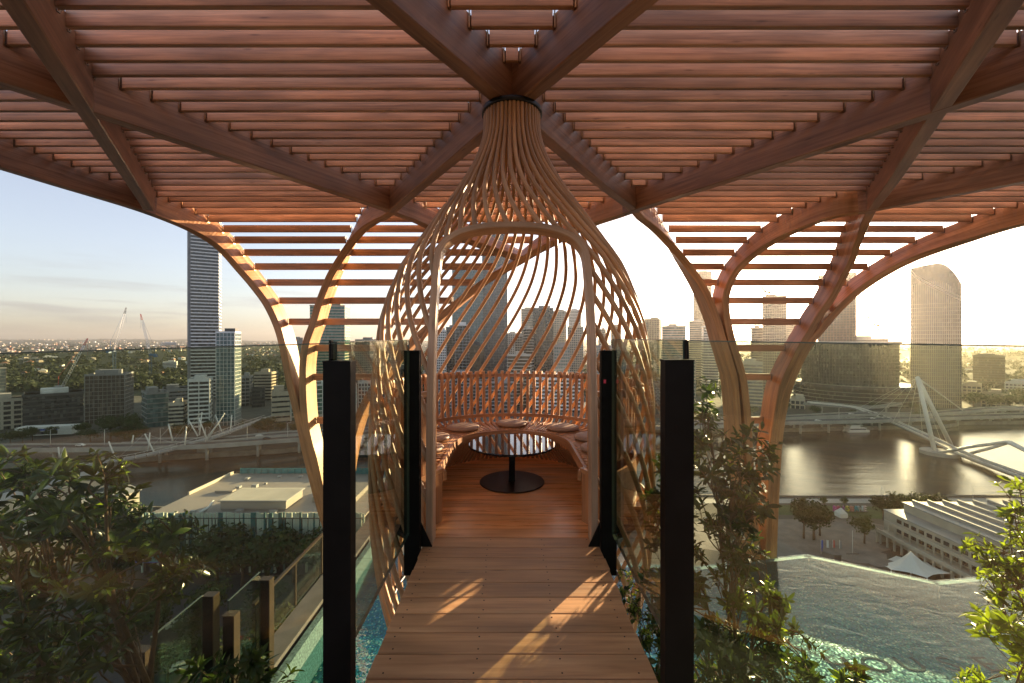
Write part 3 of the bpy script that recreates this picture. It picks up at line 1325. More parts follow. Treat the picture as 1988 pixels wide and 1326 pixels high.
fence_post(-3.23, 5.42, -1.62, 'bronze trimmed dark fence post farthest along the lower terrace, taller than its neighbour')
fence_post(-3.22, 4.72, -1.62, 'bronze trimmed dark fence post, second from the concrete kerb')
fence_post(-3.62, 4.95, -1.54, 'dark fence post behind the shrub, with a broad bronze face')
fence_post(-3.72, 4.15, -1.60, 'short dark fence post low down at the foot of the left shrub')
glass_panel('low glass pane between the two bronze fence posts on the lower terrace', (-3.28, 4.76), (-3.28, 5.36), -2.95, -1.50, -1.50)
glass_panel('low glass pane beside the outer bronze fence post on the lower terrace', (-3.68, 4.2), (-3.68, 4.9), -2.95, -1.52, -1.52)
glass_panel('low glass pane along the concrete kerb with a handrail on top', (-3.42, 5.5), (-3.42, 8.3), -2.65, -2.0, -2.0)
mb = MB()
mb.bar((-3.42, 5.45, -1.98), (-3.42, 8.35, -1.98), .045, .03)
for y in (5.6, 6.5, 7.4, 8.3):
    mb.bar((-3.42, y, -2.66), (-3.42, y, -1.995), .03, .03)
tag(mb.build('handrail', M['bronze']), 'thin bronze handrail catching the sun on the low glass fence', 'handrail')

# ------------------------------------------------------------------ shrubs
def leaf_mat(name, c1, c2, rough=.28, trans=.35, tcol=None):
    m, n, l, b = mat_new(name)
    out = n['Material Output']
    oi = n.new('ShaderNodeObjectInfo')
    tcn = n.new('ShaderNodeTexCoord')
    nz = n.new('ShaderNodeTexNoise')
    nz.inputs['Scale'].default_value = 5
    ge = n.new('ShaderNodeNewGeometry')
    l.new(ge.outputs['Position'], nz.inputs['Vector'])
    ad = n.new('ShaderNodeMath')
    ad.operation = 'MULTIPLY_ADD'
    ad.inputs[1].default_value = .45
    l.new(oi.outputs['Random'], ad.inputs[0])
    ml = n.new('ShaderNodeMath')
    ml.operation = 'MULTIPLY'
    ml.inputs[1].default_value = .75
    l.new(nz.outputs['Fac'], ml.inputs[0])
    l.new(ml.outputs[0], ad.inputs[2])
    rp = ramp(n, [(.2, c1), (.8, c2)])
    l.new(ad.outputs[0], rp.inputs['Fac'])
    l.new(rp.outputs[0], b.inputs['Base Color'])
    b.inputs['Roughness'].default_value = rough
    tl = n.new('ShaderNodeBsdfTranslucent')
    hsn = n.new('ShaderNodeHueSaturation')
    hsn.inputs['Value'].default_value = 2.6
    hsn.inputs['Saturation'].default_value = 1.1
    hsn.inputs['Hue'].default_value = .48
    l.new(rp.outputs[0], hsn.inputs['Color'])
    l.new(hsn.outputs[0], tl.inputs['Color'])
    ms = n.new('ShaderNodeMixShader')
    ms.inputs[0].default_value = trans
    l.new(b.outputs[0], ms.inputs[1])
    l.new(tl.outputs[0], ms.inputs[2])
    l.new(ms.outputs[0], out.inputs['Surface'])
    return m


M['leaf_dark'] = leaf_mat('dark glossy shrub leaf', (.012, .030, .008), (.042, .075, .016), .24, .18)
M['leaf_fresh'] = leaf_mat('fresh yellow green leaf', (.06, .12, .015), (.15, .22, .03), .35, .45)
M['bark'] = plain('shrub bark', (.13, .085, .05), .8, 0, .3, 20)


def leaf_data(ln, wd, droop, fold):
    """leaf as a bent blade: 5 stations, folded along the midrib; starts at the origin and runs along +x"""
    st = [(0, .10), (.22, .72), (.5, 1.0), (.78, .68), (1.0, .0)]
    v, f = [], []
    for u, wv in st:
        x = ln * u
        z = -droop * ln * u * u
        hw = wd * .5 * wv
        v += [(x, -hw, z + fold * hw), (x, 0, z), (x, hw, z + fold * hw)]
    for i in range(len(st) - 1):
        a = i * 3
        f += [(a, a + 3, a + 4, a + 1), (a + 1, a + 4, a + 5, a + 2)]
    return v, f


def leaf_mesh(name, ln, wd, droop, fold, mat):
    v, f = leaf_data(ln, wd, droop, fold)
    me = bpy.data.meshes.new(name)
    me.from_pydata(v, [], f)
    me.polygons.foreach_set('use_smooth', [True] * len(f))
    me.materials.append(mat)
    me.update()
    return me


def shrub(name, label, base, tips, leaf_sets, seed, whorl=(6, 9), side=3, stem_r=.009, group=None, twig=.13):
    rg = random.Random(seed)
    base = Vector(base)
    t = thing(name, label, 'shrub', base, 0, group)
    stems = MB()
    leaves = []
    hubs = []
    ntr = max(3, len(tips) // 14)
    # a few main limbs, then a branch to each tip leaving the nearest limb
    limbs = []
    order = list(tips)
    rg.shuffle(order)
    for q in order[:ntr]:
        b = base + Vector((rg.uniform(-.15, .15), rg.uniform(-.1, .1), 0))
        mid = b.lerp(q, .5) + Vector((rg.uniform(-.12, .12), rg.uniform(-.1, .1), .15))
        pts = [Vector(c) for c in crom([tuple(b), tuple(mid), tuple(q)], 6)]
        limbs.append(pts)
        m = len(pts)
        stems.tube([p - base for p in pts], [stem_r * (1.25 - .95 * i / (m - 1)) for i in range(m)], 6)
    for q in tips:
        bl = min(limbs, key=lambda L_: min((p - q).length for p in L_))
        j = min(range(len(bl)), key=lambda i: (bl[i] - q).length + .25 * max(0, bl[i].z - q.z))
        j = max(1, j - 2)
        a = bl[j]
        mid = a.lerp(q, .5) + Vector((rg.uniform(-.06, .06), rg.uniform(-.06, .06), rg.uniform(-.02, .08)))
        pts = [Vector(c) for c in crom([tuple(a), tuple(mid), tuple(q)], 4)]
        m = len(pts)
        if (a - q).length > .03:
            stems.tube([p - base for p in pts], [stem_r * .42 * (1 - .6 * i / (m - 1)) for i in range(m)], 5)
        d = (pts[-1] - pts[-2])
        d = d.normalized() if d.length > 1e-5 else Vector((0, 0, 1))
        hubs.append((q, d, 1.0))
        for s in range(side):
            p = pts[rg.randrange(m // 2, m)]
            dv = (d + Vector((rg.uniform(-1, 1), rg.uniform(-1, 1), rg.uniform(-.4, .9)))).normalized()
            e = p + dv * rg.uniform(twig * .5, twig * 1.25)
            stems.tube([p - base, p.lerp(e, .5) - base + Vector((0, 0, .008)), e - base], [.0028, .0022, .0016], 4)
            hubs.append((e, dv, .85))
    for q, d, sc in hubs:
        ref = d.cross(Vector((.3, .2, .93))).normalized()
        for i in range(rg.randint(*whorl)):
            an = i * 2.4 + rg.uniform(-.4, .4)
            rad = Matrix.Rotation(an, 3, d) @ ref
            up = rg.uniform(.1, 1.0)
            x = (rad + d * up + Vector((0, 0, rg.uniform(-.35, .2)))).normalized()
            yv = d.cross(x)
            yv = yv.normalized() if yv.length > 1e-4 else Vector((0, 1, 0))
            z = x.cross(yv)
            mt = Matrix((x, yv, z)).transposed().to_4x4() @ Matrix.Scale(rg.uniform(.62, 1.15) * sc, 4)
            mt.translation = q - d * rg.uniform(0, .035) - base
            leaves.append((mt, rg.choice(leaf_sets)))

    def size(lv):
        p = lv[0].translation + base
        if p.y < .4:
            return 0
        sx, sy = CX + p.x / p.y * F, CY - (p.z - EYE) / p.y * F
        if not (-10 < sx < 1998 and -10 < sy < 1336):
            return 0
        return lv[0].median_scale * lv[1][1] / p.y
    leaves.sort(key=lambda q: -size(q))
    mes = {}
    for mt, ls in leaves[:299]:
        if ls not in mes:
            mes[ls] = leaf_mesh('leaf', *ls[1:5], M[ls[0]])
        o = inst('leaf', mes[ls], t)
        o.matrix_local = mt
    for mk in sorted({ls[0] for ls in leaf_sets}):
        V, Fc = [], []
        for mt, ls in leaves[299:]:
            if ls[0] != mk:
                continue
            v, f = leaf_data(*ls[1:5])
            b = len(V)
            V += [tuple(mt @ Vector(p)) for p in v]
            Fc += [tuple(i + b for i in q) for q in f]
        if Fc:
            me = bpy.data.meshes.new('small_leaves')
            me.from_pydata(V, [], Fc)
            me.polygons.foreach_set('use_smooth', [True] * len(Fc))
            me.materials.append(M[mk])
            me.update()
            o = inst('small_leaves', me, t)
            o['kind'] = 'stuff'
    stems.build('stems', M['bark'], t)
    return t


def in_poly(x, y, pl):
    c = False
    j = len(pl) - 1
    for i in range(len(pl)):
        if (pl[i][1] > y) != (pl[j][1] > y) and x < (pl[j][0] - pl[i][0]) * (y - pl[i][1]) / (pl[j][1] - pl[i][1]) + pl[i][0]:
            c = not c
        j = i
    return c


def tips_in(pl, n, d0, d1, seed):
    rg = random.Random(seed)
    xs, ys = [p[0] for p in pl], [p[1] for p in pl]
    out = []
    while len(out) < n:
        x, y = rg.uniform(min(xs), max(xs)), rg.uniform(min(ys), max(ys))
        if in_poly(x, y, pl):
            out.append(P(x, y, rg.uniform(d0, d1)))
    return out


LD = [('leaf_dark', .105, .034, .25, .35), ('leaf_dark', .088, .032, .45, .3), ('leaf_dark', .12, .036, .15, .4)]
LF = [('leaf_fresh', .085, .020, .12, .35), ('leaf_fresh', .07, .018, .3, .35)]
pl = [(-60, 900), (40, 885), (120, 900), (170, 905), (230, 880), (285, 885), (300, 925), (340, 965), (400, 985), (380, 1030), (330, 1060), (420, 1075), (370, 1130), (300, 1170), (240, 1230), (150, 1326), (-60, 1360)]
shrub('leafy_shrub', 'big dark glossy leaved shrub at the left, behind the glass panel', (-2.25, 2.5, -1.0), tips_in(pl, 105, 2.05, 3.0, 1), LD * 3 + LF, 11, (6, 9), 3, .016)
shrub('leafy_shrub', 'low sprig of long dark leaves in front of the bronze fence posts', (-1.75, 2.9, -1.9), tips_in([(380, 1290), (470, 1275), (560, 1290), (570, 1330), (380, 1330)], 12, 2.5, 2.9, 5), LD, 15, (6, 8), 2, .006, None, .07)
LR = [('leaf_dark', .076, .028, .25, .3), ('leaf_dark', .06, .025, .45, .3), ('leaf_dark', .086, .030, .1, .35)]
LRF = [('leaf_fresh', .05, .015, .15, .35), ('leaf_fresh', .04, .013, .3, .3)]
pl = [(1360, 715), (1392, 735), (1398, 790), (1385, 830), (1420, 860), (1470, 815), (1505, 830), (1515, 890), (1480, 940), (1500, 975), (1470, 1010), (1480, 1050), (1540, 1050), (1560, 1075), (1500, 1090), (1490, 1130), (1530, 1180), (1560, 1230), (1590, 1290), (1580, 1350), (1270, 1350), (1260, 1190), (1275, 1080), (1345, 1060), (1350, 900), (1350, 780)]
shrub('leafy_shrub', 'tall airy shrub with small dark leaves right of the right near post', (1.35, 2.55, -1.0), tips_in(pl, 165, 2.15, 2.95, 2), LR * 5 + LRF, 12, (5, 8), 3, .011, None, .10)
pl = [(1915, 985), (1955, 920), (2010, 890), (2060, 900), (2060, 1220), (1985, 1185), (1930, 1160), (1890, 1120), (1880, 1070), (1850, 1050), (1880, 1035), (1930, 1060), (1950, 1020)]
shrub('leafy_shrub', 'sunlit shrub with fresh green leaves at the right edge above the pool', (2.95, 2.2, -.95), tips_in(pl, 62, 2.1, 2.7, 3), LRF + [('leaf_dark', .062, .022, .2, .3), ('leaf_fresh', .062, .02, .15, .35)], 13, (5, 8), 3, .009, None, .085)
pl = [(1880, 1215), (1940, 1190), (2010, 1200), (2030, 1260), (1960, 1290), (1900, 1240)]
shrub('leafy_shrub', 'bright yellow green sprig with broad leaves low at the right edge', (2.6, 2.0, -.95), tips_in(pl, 12, 1.75, 2.05, 4), [('leaf_fresh', .10, .03, .2, .3), ('leaf_fresh', .07, .018, .3, .35)], 14, (5, 7), 2, .006, None, .06)
pl = [(1610, 1290), (1660, 1260), (1680, 1290), (1670, 1330), (1610, 1330)]
shrub('leafy_shrub', 'small sprig of bright leaves low in the middle of the pool view', (1.7, 2.2, -.95), tips_in(pl, 5, 2.15, 2.3, 6), LRF + LR[:1], 16, (6, 9), 2, .004, None, .05)
pl = [(1850, 1310), (1990, 1305), (1990, 1340), (1850, 1340)]
shrub('leafy_shrub', 'row of bright leaf tips along the bottom edge below the pool letters', (2.3, 2.1, -.95), tips_in(pl, 8, 2.0, 2.2, 8), LRF, 17, (6, 9), 2, .004, None, .05)
pl = [(1195, 1150), (1225, 1110), (1262, 1120), (1285, 1300), (1255, 1280), (1225, 1200)]
shrub('leafy_shrub', 'yellow green shrub below the right side of the footbridge', (.95, 2.75, -1.4), tips_in(pl, 18, 2.6, 3.2, 9), LRF * 2 + LR[:2], 18, (5, 8), 3, .005, None, .08)
pl = [(1262, 900), (1350, 880), (1350, 1070), (1262, 1060)]
shrub('leafy_shrub', 'dark twiggy shrub behind the right near post, seen through the bridge glass', (1.15, 3.0, -1.4), tips_in(pl, 64, 2.75, 3.5, 10), LR * 2 + LRF, 19, (6, 9), 3, .006, None, .09)
pt = thing('planter', 'dark stone planter trough along the terrace edge, hidden under the shrubs', 'planter', (0, 2.2, -1.2))
for (x0, x1) in ((-3.05, -.95), (.95, 3.6)):
    mb = MB()
    mb.box(((x0 + x1) / 2, 0, 0), (x1 - x0, 1.0, .36))
    mb.build('trough', M['concdark'], pt)
    mb = MB()
    mb.box(((x0 + x1) / 2, 0, .19), (x1 - x0 - .1, .9, .03))
    mb.build('soil', M['bark'], pt)

# ------------------------------------------------------------------ city materials
def facade_glass(name, c1, c2, cell=(1.6, 3.3), rough=(.06, .3), lit=0.0):
    """glazing whose panes each differ a little in shade and gloss"""
    m, n, l, b = mat_new(name)
    tcn = n.new('ShaderNodeTexCoord')
    mp = n.new('ShaderNodeMapping')
    mp.inputs['Scale'].default_value = (1 / cell[0], 1 / cell[0], 1 / cell[1])
    mp.inputs['Location'].default_value = (.013, .017, .011)
    l.new(tcn.outputs['Object'], mp.inputs['Vector'])
    fl = n.new('ShaderNodeVectorMath')
    fl.operation = 'FLOOR'
    l.new(mp.outputs[0], fl.inputs[0])
    wn = n.new('ShaderNodeTexWhiteNoise')
    l.new(fl.outputs[0], wn.inputs['Vector'])
    rp = ramp(n, [(0, c1), (.75, tuple((a + c) / 2 for a, c in zip(c1, c2))), (1, c2)])
    l.new(wn.outputs['Value'], rp.inputs['Fac'])
    l.new(rp.outputs[0], b.inputs['Base Color'])
    mr = n.new('ShaderNodeMapRange')
    mr.inputs['To Min'].default_value = rough[0]
    mr.inputs['To Max'].default_value = rough[1]
    l.new(wn.outputs['Value'], mr.inputs['Value'])
    l.new(mr.outputs[0], b.inputs['Roughness'])
    b.inputs['Specular IOR Level'].default_value = .7
    sb = n.new('ShaderNodeVectorMath')
    sb.operation = 'SUBTRACT'
    sb.inputs[1].default_value = (.5, .5, .5)
    l.new(wn.outputs['Color'], sb.inputs[0])
    scn = n.new('ShaderNodeVectorMath')
    scn.operation = 'SCALE'
    scn.inputs['Scale'].default_value = .03
    l.new(sb.outputs[0], scn.inputs[0])
    ge = n.new('ShaderNodeNewGeometry')
    ad = n.new('ShaderNodeVectorMath')
    l.new(ge.outputs['Normal'], ad.inputs[0])
    l.new(scn.outputs[0], ad.inputs[1])
    no = n.new('ShaderNodeVectorMath')
    no.operation = 'NORMALIZE'
    l.new(ad.outputs[0], no.inputs[0])
    l.new(no.outputs[0], b.inputs['Normal'])
    return m


M['g_dark'] = facade_glass('dark office glazing', (.012, .015, .018), (.06, .065, .07))
M['g_blue'] = facade_glass('blue grey curtain wall', (.03, .045, .06), (.09, .12, .14))
M['g_green'] = facade_glass('green tinted curtain wall', (.02, .08, .065), (.06, .17, .14))
M['g_teal'] = facade_glass('pale teal curtain wall', (.05, .10, .11), (.12, .20, .21))
M['g_brown'] = facade_glass('bronze tinted glazing', (.03, .022, .016), (.09, .06, .04))
M['w_white'] = plain('white painted facade', (.66, .66, .64), .7, 0, .08, .2)
M['w_cream'] = plain('cream precast facade', (.50, .45, .37), .8, 0, .12, .2)
M['w_beige'] = plain('beige render facade', (.42, .36, .28), .85, 0, .12, .2)
M['w_grey'] = plain('grey concrete facade', (.26, .26, .26), .85, 0, .15, .2)
M['w_dark'] = plain('charcoal facade panel', (.05, .052, .055), .6, 0, .2, .2)
M['w_brick'] = plain('red brown brick facade', (.22, .11, .07), .9, 0, .2, .3)
M['w_olive'] = plain('olive grey facade', (.19, .18, .13), .8, 0, .15, .2)
M['roofing'] = plain('pale sheet roofing', (.34, .34, .335), .55, .1, .12, .15)
M['tan_roof'] = plain('taupe sheet roof', (.34, .30, .26), .6, .1, .10, .08)
M['white_steel'] = plain('white painted steel', (.72, .72, .70), .4, 0, .06, 1)
M['asphalt'] = plain('asphalt', (.055, .055, .058), .85, 0, .25, .3)
M['roadconc'] = plain('pale concrete road deck', (.36, .35, .33), .8, 0, .15, .15)
M['stone'] = plain('river wall stone', (.20, .18, .15), .9, 0, .3, .3)
M['lawn'] = plain('park lawn', (.05, .085, .02), .95, 0, .35, .25)
M['earth'] = plain('city ground', (.075, .072, .06), .95, 0, .4, .06)
M['paving'] = plain('plaza paving', (.17, .15, .135), .85, 0, .25, .3)
M['crane_red'] = plain('red crane paint', (.50, .07, .05), .5, 0, .1, 1)
M['crane_blue'] = plain('blue crane paint', (.04, .12, .25), .5, 0, .1, 1)
M['crane_yel'] = plain('ochre crane paint', (.55, .33, .06), .5, 0, .1, 1)
M['car_white'] = plain('white car paint', (.7, .7, .7), .25, 0, .05, 1)
M['car_dark'] = plain('dark car paint', (.03, .035, .05), .25, 0, .1, 1)
M['car_red'] = plain('red car paint', (.35, .03, .03), .25, 0, .1, 1)
M['rubber'] = plain('black rubber', (.015, .015, .015), .8, 0, .1, 5)
M['canvas'] = plain('white tensile canvas', (.78, .77, .74), .7, 0, .04, .3)
M['blue'] = plain('blue print panel', (.03, .10, .45), .5, 0, .2, .2)
M['teal'] = plain('teal coloured panel', (.04, .22, .24), .5, 0, .2, .5)
M['fin_pale'] = plain('pale green facade fin', (.40, .46, .38), .6, 0, .12, .2)
M['fin_dark'] = plain('deep green facade fin', (.03, .12, .12), .4, 0, .2, .2)


def leafmass(name, c1, c2):
    m, n, l, b = mat_new(name)
    ge = n.new('ShaderNodeNewGeometry')
    nz = n.new('ShaderNodeTexNoise')
    nz.inputs['Scale'].default_value = .35
    nz.inputs['Detail'].default_value = 6
    l.new(ge.outputs['Position'], nz.inputs['Vector'])
    rp = ramp(n, [(.3, c1), (.7, c2)])
    l.new(nz.outputs['Fac'], rp.inputs['Fac'])
    l.new(rp.outputs[0], b.inputs['Base Color'])
    b.inputs['Roughness'].default_value = .7
    b.inputs['Specular IOR Level'].default_value = .2
    tl = n.new('ShaderNodeBsdfTranslucent')
    l.new(rp.outputs[0], tl.inputs['Color'])
    ms = n.new('ShaderNodeMixShader')
    ms.inputs[0].default_value = .3
    l.new(b.outputs[0], ms.inputs[1])
    l.new(tl.outputs[0], ms.inputs[2])
    l.new(ms.outputs[0], n['Material Output'].inputs['Surface'])
    return m


M['crown_a'] = leafmass('tree foliage', (.020, .042, .010), (.055, .085, .018))
M['crown_b'] = leafmass('olive tree foliage', (.03, .045, .012), (.085, .10, .025))
M['crown_far'] = leafmass('far tree foliage', (.016, .028, .014), (.048, .060, .028))
M['crown_c'] = leafmass('pale tree foliage', (.05, .075, .015), (.12, .14, .03))

# ------------------------------------------------------------------ ground, river, banks
GZ = -67.0
RZ = -70.0
mb = MB()
mb.v += [(-24000, -3000, RZ - .6), (24000, -3000, RZ - .6), (24000, 15500, RZ - .6), (-24000, 15500, RZ - .6)]
mb.face((0, 1, 2, 3))
struct(mb.build('ground', M['earth']))


def river_mat():
    m, n, l, b = mat_new('river water')
    tcn = n.new('ShaderNodeTexCoord')
    mp = n.new('ShaderNodeMapping')
    mp.inputs['Scale'].default_value = (.16, 1.1, 1)
    l.new(tcn.outputs['Object'], mp.inputs['Vector'])
    nz = n.new('ShaderNodeTexNoise')
    nz.inputs['Scale'].default_value = .16
    nz.inputs['Detail'].default_value = 8
    nz.inputs['Roughness'].default_value = .7
    l.new(mp.outputs[0], nz.inputs['Vector'])
    bp = n.new('ShaderNodeBump')
    bp.inputs['Strength'].default_value = .42
    bp.inputs['Distance'].default_value = .40
    l.new(nz.outputs['Fac'], bp.inputs['Height'])
    l.new(bp.outputs[0], b.inputs['Normal'])
    b.inputs['Base Color'].default_value = (.022, .026, .022, 1)
    b.inputs['Roughness'].default_value = .03
    b.inputs['IOR'].default_value = 1.17
    return m


M['river'] = river_mat()
mb = MB()
mb.v += [(-1500, 140, RZ), (1500, 140, RZ), (1500, 420, RZ), (-1500, 420, RZ)]
mb.face((0, 1, 2, 3))
struct(mb.build('river_water', M['river']))


def gp(px, d):
    return ((px - CX) / F * d, d)


def gpy(px, py, z=GZ):
    d = (EYE - z) * F / (py - CY)
    return ((px - CX) / F * d, d)


# far bank: waterline read along the photo, land rises a stone wall above it
WL = [(-900, 190), (-330, 226), (-240, 236), (-210, 247), (-150, 262), (-115, 277), (-20, 300), (80, 318), (160, 322), (235, 326), (300, 334), (345, 336), (372, 345), (378, 352), (470, 356), (1400, 380)]
mb = MB()
mb.prism(WL + [(22000, 4000), (22000, 15400), (-22000, 15400), (-22000, 4000)], RZ - .55, GZ)
struct(mb.build('far_bank_ground', M['earth']))
mb = MB()
for a, b in zip(WL[:-1], WL[1:]):
    mb.bar((a[0], a[1] - .4, GZ - 1.2), (b[0], b[1] - .4, GZ - 1.2), .8, 3.0)
struct(mb.build('far_river_wall', M['stone']))
NL = [(-1400, 176), (-220, 174), (-112, 168), (-60, 176), (60, 184), (130, 182), (230, 183), (1400, 190)]
mb = MB()
mb.prism(NL + [(1400, 10), (-1400, 10)], RZ - .55, GZ)
struct(mb.build('near_bank_ground', M['earth']))
mb = MB()
for a, b in zip(NL[:-1], NL[1:]):
    mb.bar((a[0], a[1], GZ - 1.2), (b[0], b[1], GZ - 1.2), .8, 3.2)
struct(mb.build('near_river_wall', M['stone']))


def sheet(name, pts, mat, lift):
    mb = MB()
    for x, y in pts:
        mb.v.append((x, y, GZ + lift))
    ar = sum(pts[i][0] * pts[(i + 1) % len(pts)][1] - pts[(i + 1) % len(pts)][0] * pts[i][1] for i in range(len(pts)))
    r = list(range(len(pts)))
    mb.face(r if ar > 0 else r[::-1])
    return struct(mb.build(name, mat))


sheet('plaza_pavement', [gpy(1330, 1060), gpy(1590, 1100), gpy(1760, 1060), gpy(1740, 1025), gpy(1660, 1008), gpy(1500, 1008), gpy(1300, 1015)], M['paving'], .02)
sheet('park_lawn', [gpy(1500, 1000), gpy(1620, 1000), gpy(1730, 1010), gpy(1760, 985), gpy(1500, 980)], M['lawn'], .03)
sheet('riverside_path', [(-10, 179), (130, 179.5), (240, 180), (240, 175), (-10, 174)], M['roadconc'], .04)
sheet('city_street', [gpy(100, 1326), gpy(560, 1326), gpy(640, 1140), gpy(640, 1085), gpy(420, 1110)], M['asphalt'], .02)
sheet('riverside_road', [(-700, 225), (-240, 262), (-120, 292), (-20, 318), (60, 335), (60, 347), (-30, 330), (-130, 306), (-250, 276), (-700, 240)], M['asphalt'], .02)

# ------------------------------------------------------------------ buildings
BN = [0]


def building(label, x0, x1, ytop, d, style, yaw=0.0, depth=None, base=GZ, fh=3.4, group=None, glass='g_dark', wall='w_white', plant=True, band=.34, fins=0.0, finw=.5, cat='building', name='office_building', crown=None, sides=False):
    """block whose front shows between photo columns x0..x1, with its roof at row ytop, d metres away"""
    xc = ((x0 + x1) / 2 - CX) / F * d
    W = (x1 - x0) / F * d
    ang = -math.atan2(xc, d) + R(yaw)
    c, s = abs(math.cos(R(yaw))), abs(math.sin(R(yaw)))
    dp = depth if depth else W * .8
    W = W * math.cos(math.atan2(xc, d))
    Wm = (W - dp * s) / c if (W - dp * s) / c > W * .35 else W * .6
    H = EYE + (CY - ytop) / F * d - base
    th_ = math.atan2(xc, d)
    t = thing(name, label, cat, (xc + dp / 2 * math.sin(th_), d + dp / 2 * math.cos(th_), base), ang, group)
    mb = MB()
    mb.box((0, 0, H / 2), (Wm, dp, H))
    mb.build('wall', M[glass], t)
    nf = max(2, int(H / fh))
    e = .35
    mb = MB()
    if style in ('bands', 'grid', 'balcony'):
        for k in range(1, nf + 1):
            z = k * H / nf - band * fh / 2
            ex = e if style != 'balcony' else 1.1
            mb.box((0, 0, z), (Wm + 2 * ex, dp + 2 * ex, band * fh))
    elif style == 'glass':
        for k in range(1, nf + 1):
            mb.box((0, 0, k * H / nf - .12), (Wm + .16, dp + .16, .24))
    if mb.f:
        mb.build('floor_bands', M[wall], t, 'stuff')
    fs = fins if fins else (3.2 if style == 'grid' else (4.5 if style == 'glass' else 0))
    if fs:
        mb = MB()
        ef = e + .06 if style != 'glass' else .14
        fwid = finw if style != 'glass' else .14
        nfx, nfy = max(1, round(Wm / fs)), max(1, round(dp / fs))
        for k in range(nfx + 1):
            x = -Wm / 2 + Wm * k / nfx
            for sg in (-1, 1):
                mb.box((x, sg * (dp / 2 + ef / 2), H / 2), (fwid, ef, H))
        for k in range(nfy + 1):
            y = -dp / 2 + dp * k / nfy
            for sg in (-1, 1):
                mb.box((sg * (Wm / 2 + ef / 2), y, H / 2), (ef, fwid, H))
        mb.build('fins', M[wall], t, 'stuff')
    if sides:
        for sg in (-1, 1):
            mb = MB()
            mb.box((sg * (Wm / 2 + .42), 0, H / 2 + .3), (.85, dp + 1.1, H + .6))
            mb.build('end_wall', M[wall], t)
    mb = MB()
    for (cx_, cy_, sx, sy) in ((0, dp / 2, Wm + 1, .4), (0, -dp / 2, Wm + 1, .4), (Wm / 2, 0, .4, dp - .5), (-Wm / 2, 0, .4, dp - .5)):
        mb.box((cx_, cy_, H + .55), (sx, sy, 1.1))
    mb.build('parapet', M[wall], t)
    if plant:
        rg = random.Random(int(x0 * 7 + ytop))
        mb = MB()
        mb.box((rg.uniform(-.15, .15) * Wm, .05 * dp, H + fh * .6), (Wm * rg.uniform(.35, .6), dp * .5, fh * 1.2))
        mb.box((rg.uniform(-.3, .3) * Wm, -.2 * dp, H + fh * .3), (Wm * .18, dp * .2, fh * .6))
        mb.build('roof_plant', M[wall if crown is None else crown], t)
    return t, Wm, dp, H


B = building
# --- left bank, from the left edge
B('cream low office block with square windows at the far left edge', -60, 46, 778, 318, 'grid', 0, 22, fh=3.6, glass='g_dark', wall='w_cream', fins=5, finw=1.6, band=.36)
B('narrow grey glass block cut by the left edge, above the cream block', -40, 12, 716, 430, 'glass', 12, 24, glass='g_blue', wall='w_grey')
B('long dark glass office block with a white roof box, left of the scaffolded building', 46, 164, 766, 329, 'bands', 0, 30, glass='g_dark', wall='w_dark', band=.30, fh=3.4, crown='w_white')
B('unfinished concrete frame wrapped in scaffolding, glowing with sun inside', 166, 262, 728, 350, 'grid', -14, 26, glass='g_brown', wall='w_grey', fins=2.6, finw=.22, band=.12, fh=3.3, cat='construction site')
B('glass fronted office with pale sloping roof edge, right of the scaffolding', 274, 328, 764, 331, 'bands', 8, 26, glass='g_teal', wall='w_grey', band=.16, fh=3.6)
B('grey concrete building behind the glass fronted office', 316, 368, 756, 410, 'bands', 0, 26, glass='g_dark', wall='w_grey', band=.6)
B('short white banded block left of the white balcony slab', 328, 366, 784, 318, 'bands', -16, 12, glass='g_dark', wall='w_cream', band=.46, fh=2.9)
B('white banded apartment slab with a framed top, in front of the tall banded tower', 366, 414, 738, 320, 'bands', -10, 14, glass='g_dark', wall='w_white', band=.42, fh=3.0, fins=6.5, finw=.5)
t, Wm, dp, H = B('very tall slender tower with curving white horizontal bands and a concrete edge', 371, 431, 392, 485, 'bands', -6, 30, glass='g_dark', wall='w_white', band=.34, fh=3.9, name='skyscraper', cat='skyscraper')
mb = MB()
mb.box((-Wm / 2 - 2.0, -2, H / 2), (3.2, 22, H + 3))
for k in range(0, int(H / 4)):
    mb.box((-Wm / 2 - 2.0, -13.2, k * 4 + 2), (1.2, .5, 2.2))
mb.build('edge_wall', M['w_grey'], t)
B('charcoal topped glass tower with fine white frames, beside the tall banded tower', 420, 468, 646, 336, 'grid', -18, 14, glass='g_teal', wall='w_white', fins=2.8, finw=.22, band=.10, fh=3.1, crown='w_dark')
B('dark grey slab behind the white framed tower', 468, 491, 732, 440, 'grid', -8, 20, glass='g_dark', wall='w_grey', fins=4)
B('low dark box in front of the tan stepped office', 489, 514, 756, 430, 'bands', 0, 20, glass='g_dark', wall='w_dark', band=.4, plant=False)
B('tan stepped office with pale bands and a sunlit side', 494, 540, 724, 480, 'bands', -22, 20, glass='g_brown', wall='w_beige', band=.5, fh=3.5)
B('beige block with few small windows beside the left tree column', 528, 563, 762, 346, 'bands', 0, 16, glass='g_dark', wall='w_beige', band=.66, fh=4.2)
B('white block with dark green window strips behind the left black post', 565, 692, 747, 366, 'grid', 0, 26, glass='g_green', wall='w_white', fins=6.4, finw=2.6, band=.2, fh=3.6)
B('green glass tower with tan bands behind the left tree column', 602, 682, 594, 560, 'bands', -14, 34, glass='g_green', wall='w_beige', band=.30, fh=4.0, name='skyscraper', cat='skyscraper', crown='w_olive')
B('tiny pale tower on the skyline between the two curved left beams', 562, 588, 656, 1500, 'bands', 8, 30, glass='g_blue', wall='w_grey', band=.4)
B('dark grey tower rising just above the left glass panel near the pavilion', 690, 735, 660, 620, 'grid', -8, 30, glass='g_blue', wall='w_grey', fins=3, finw=.5)
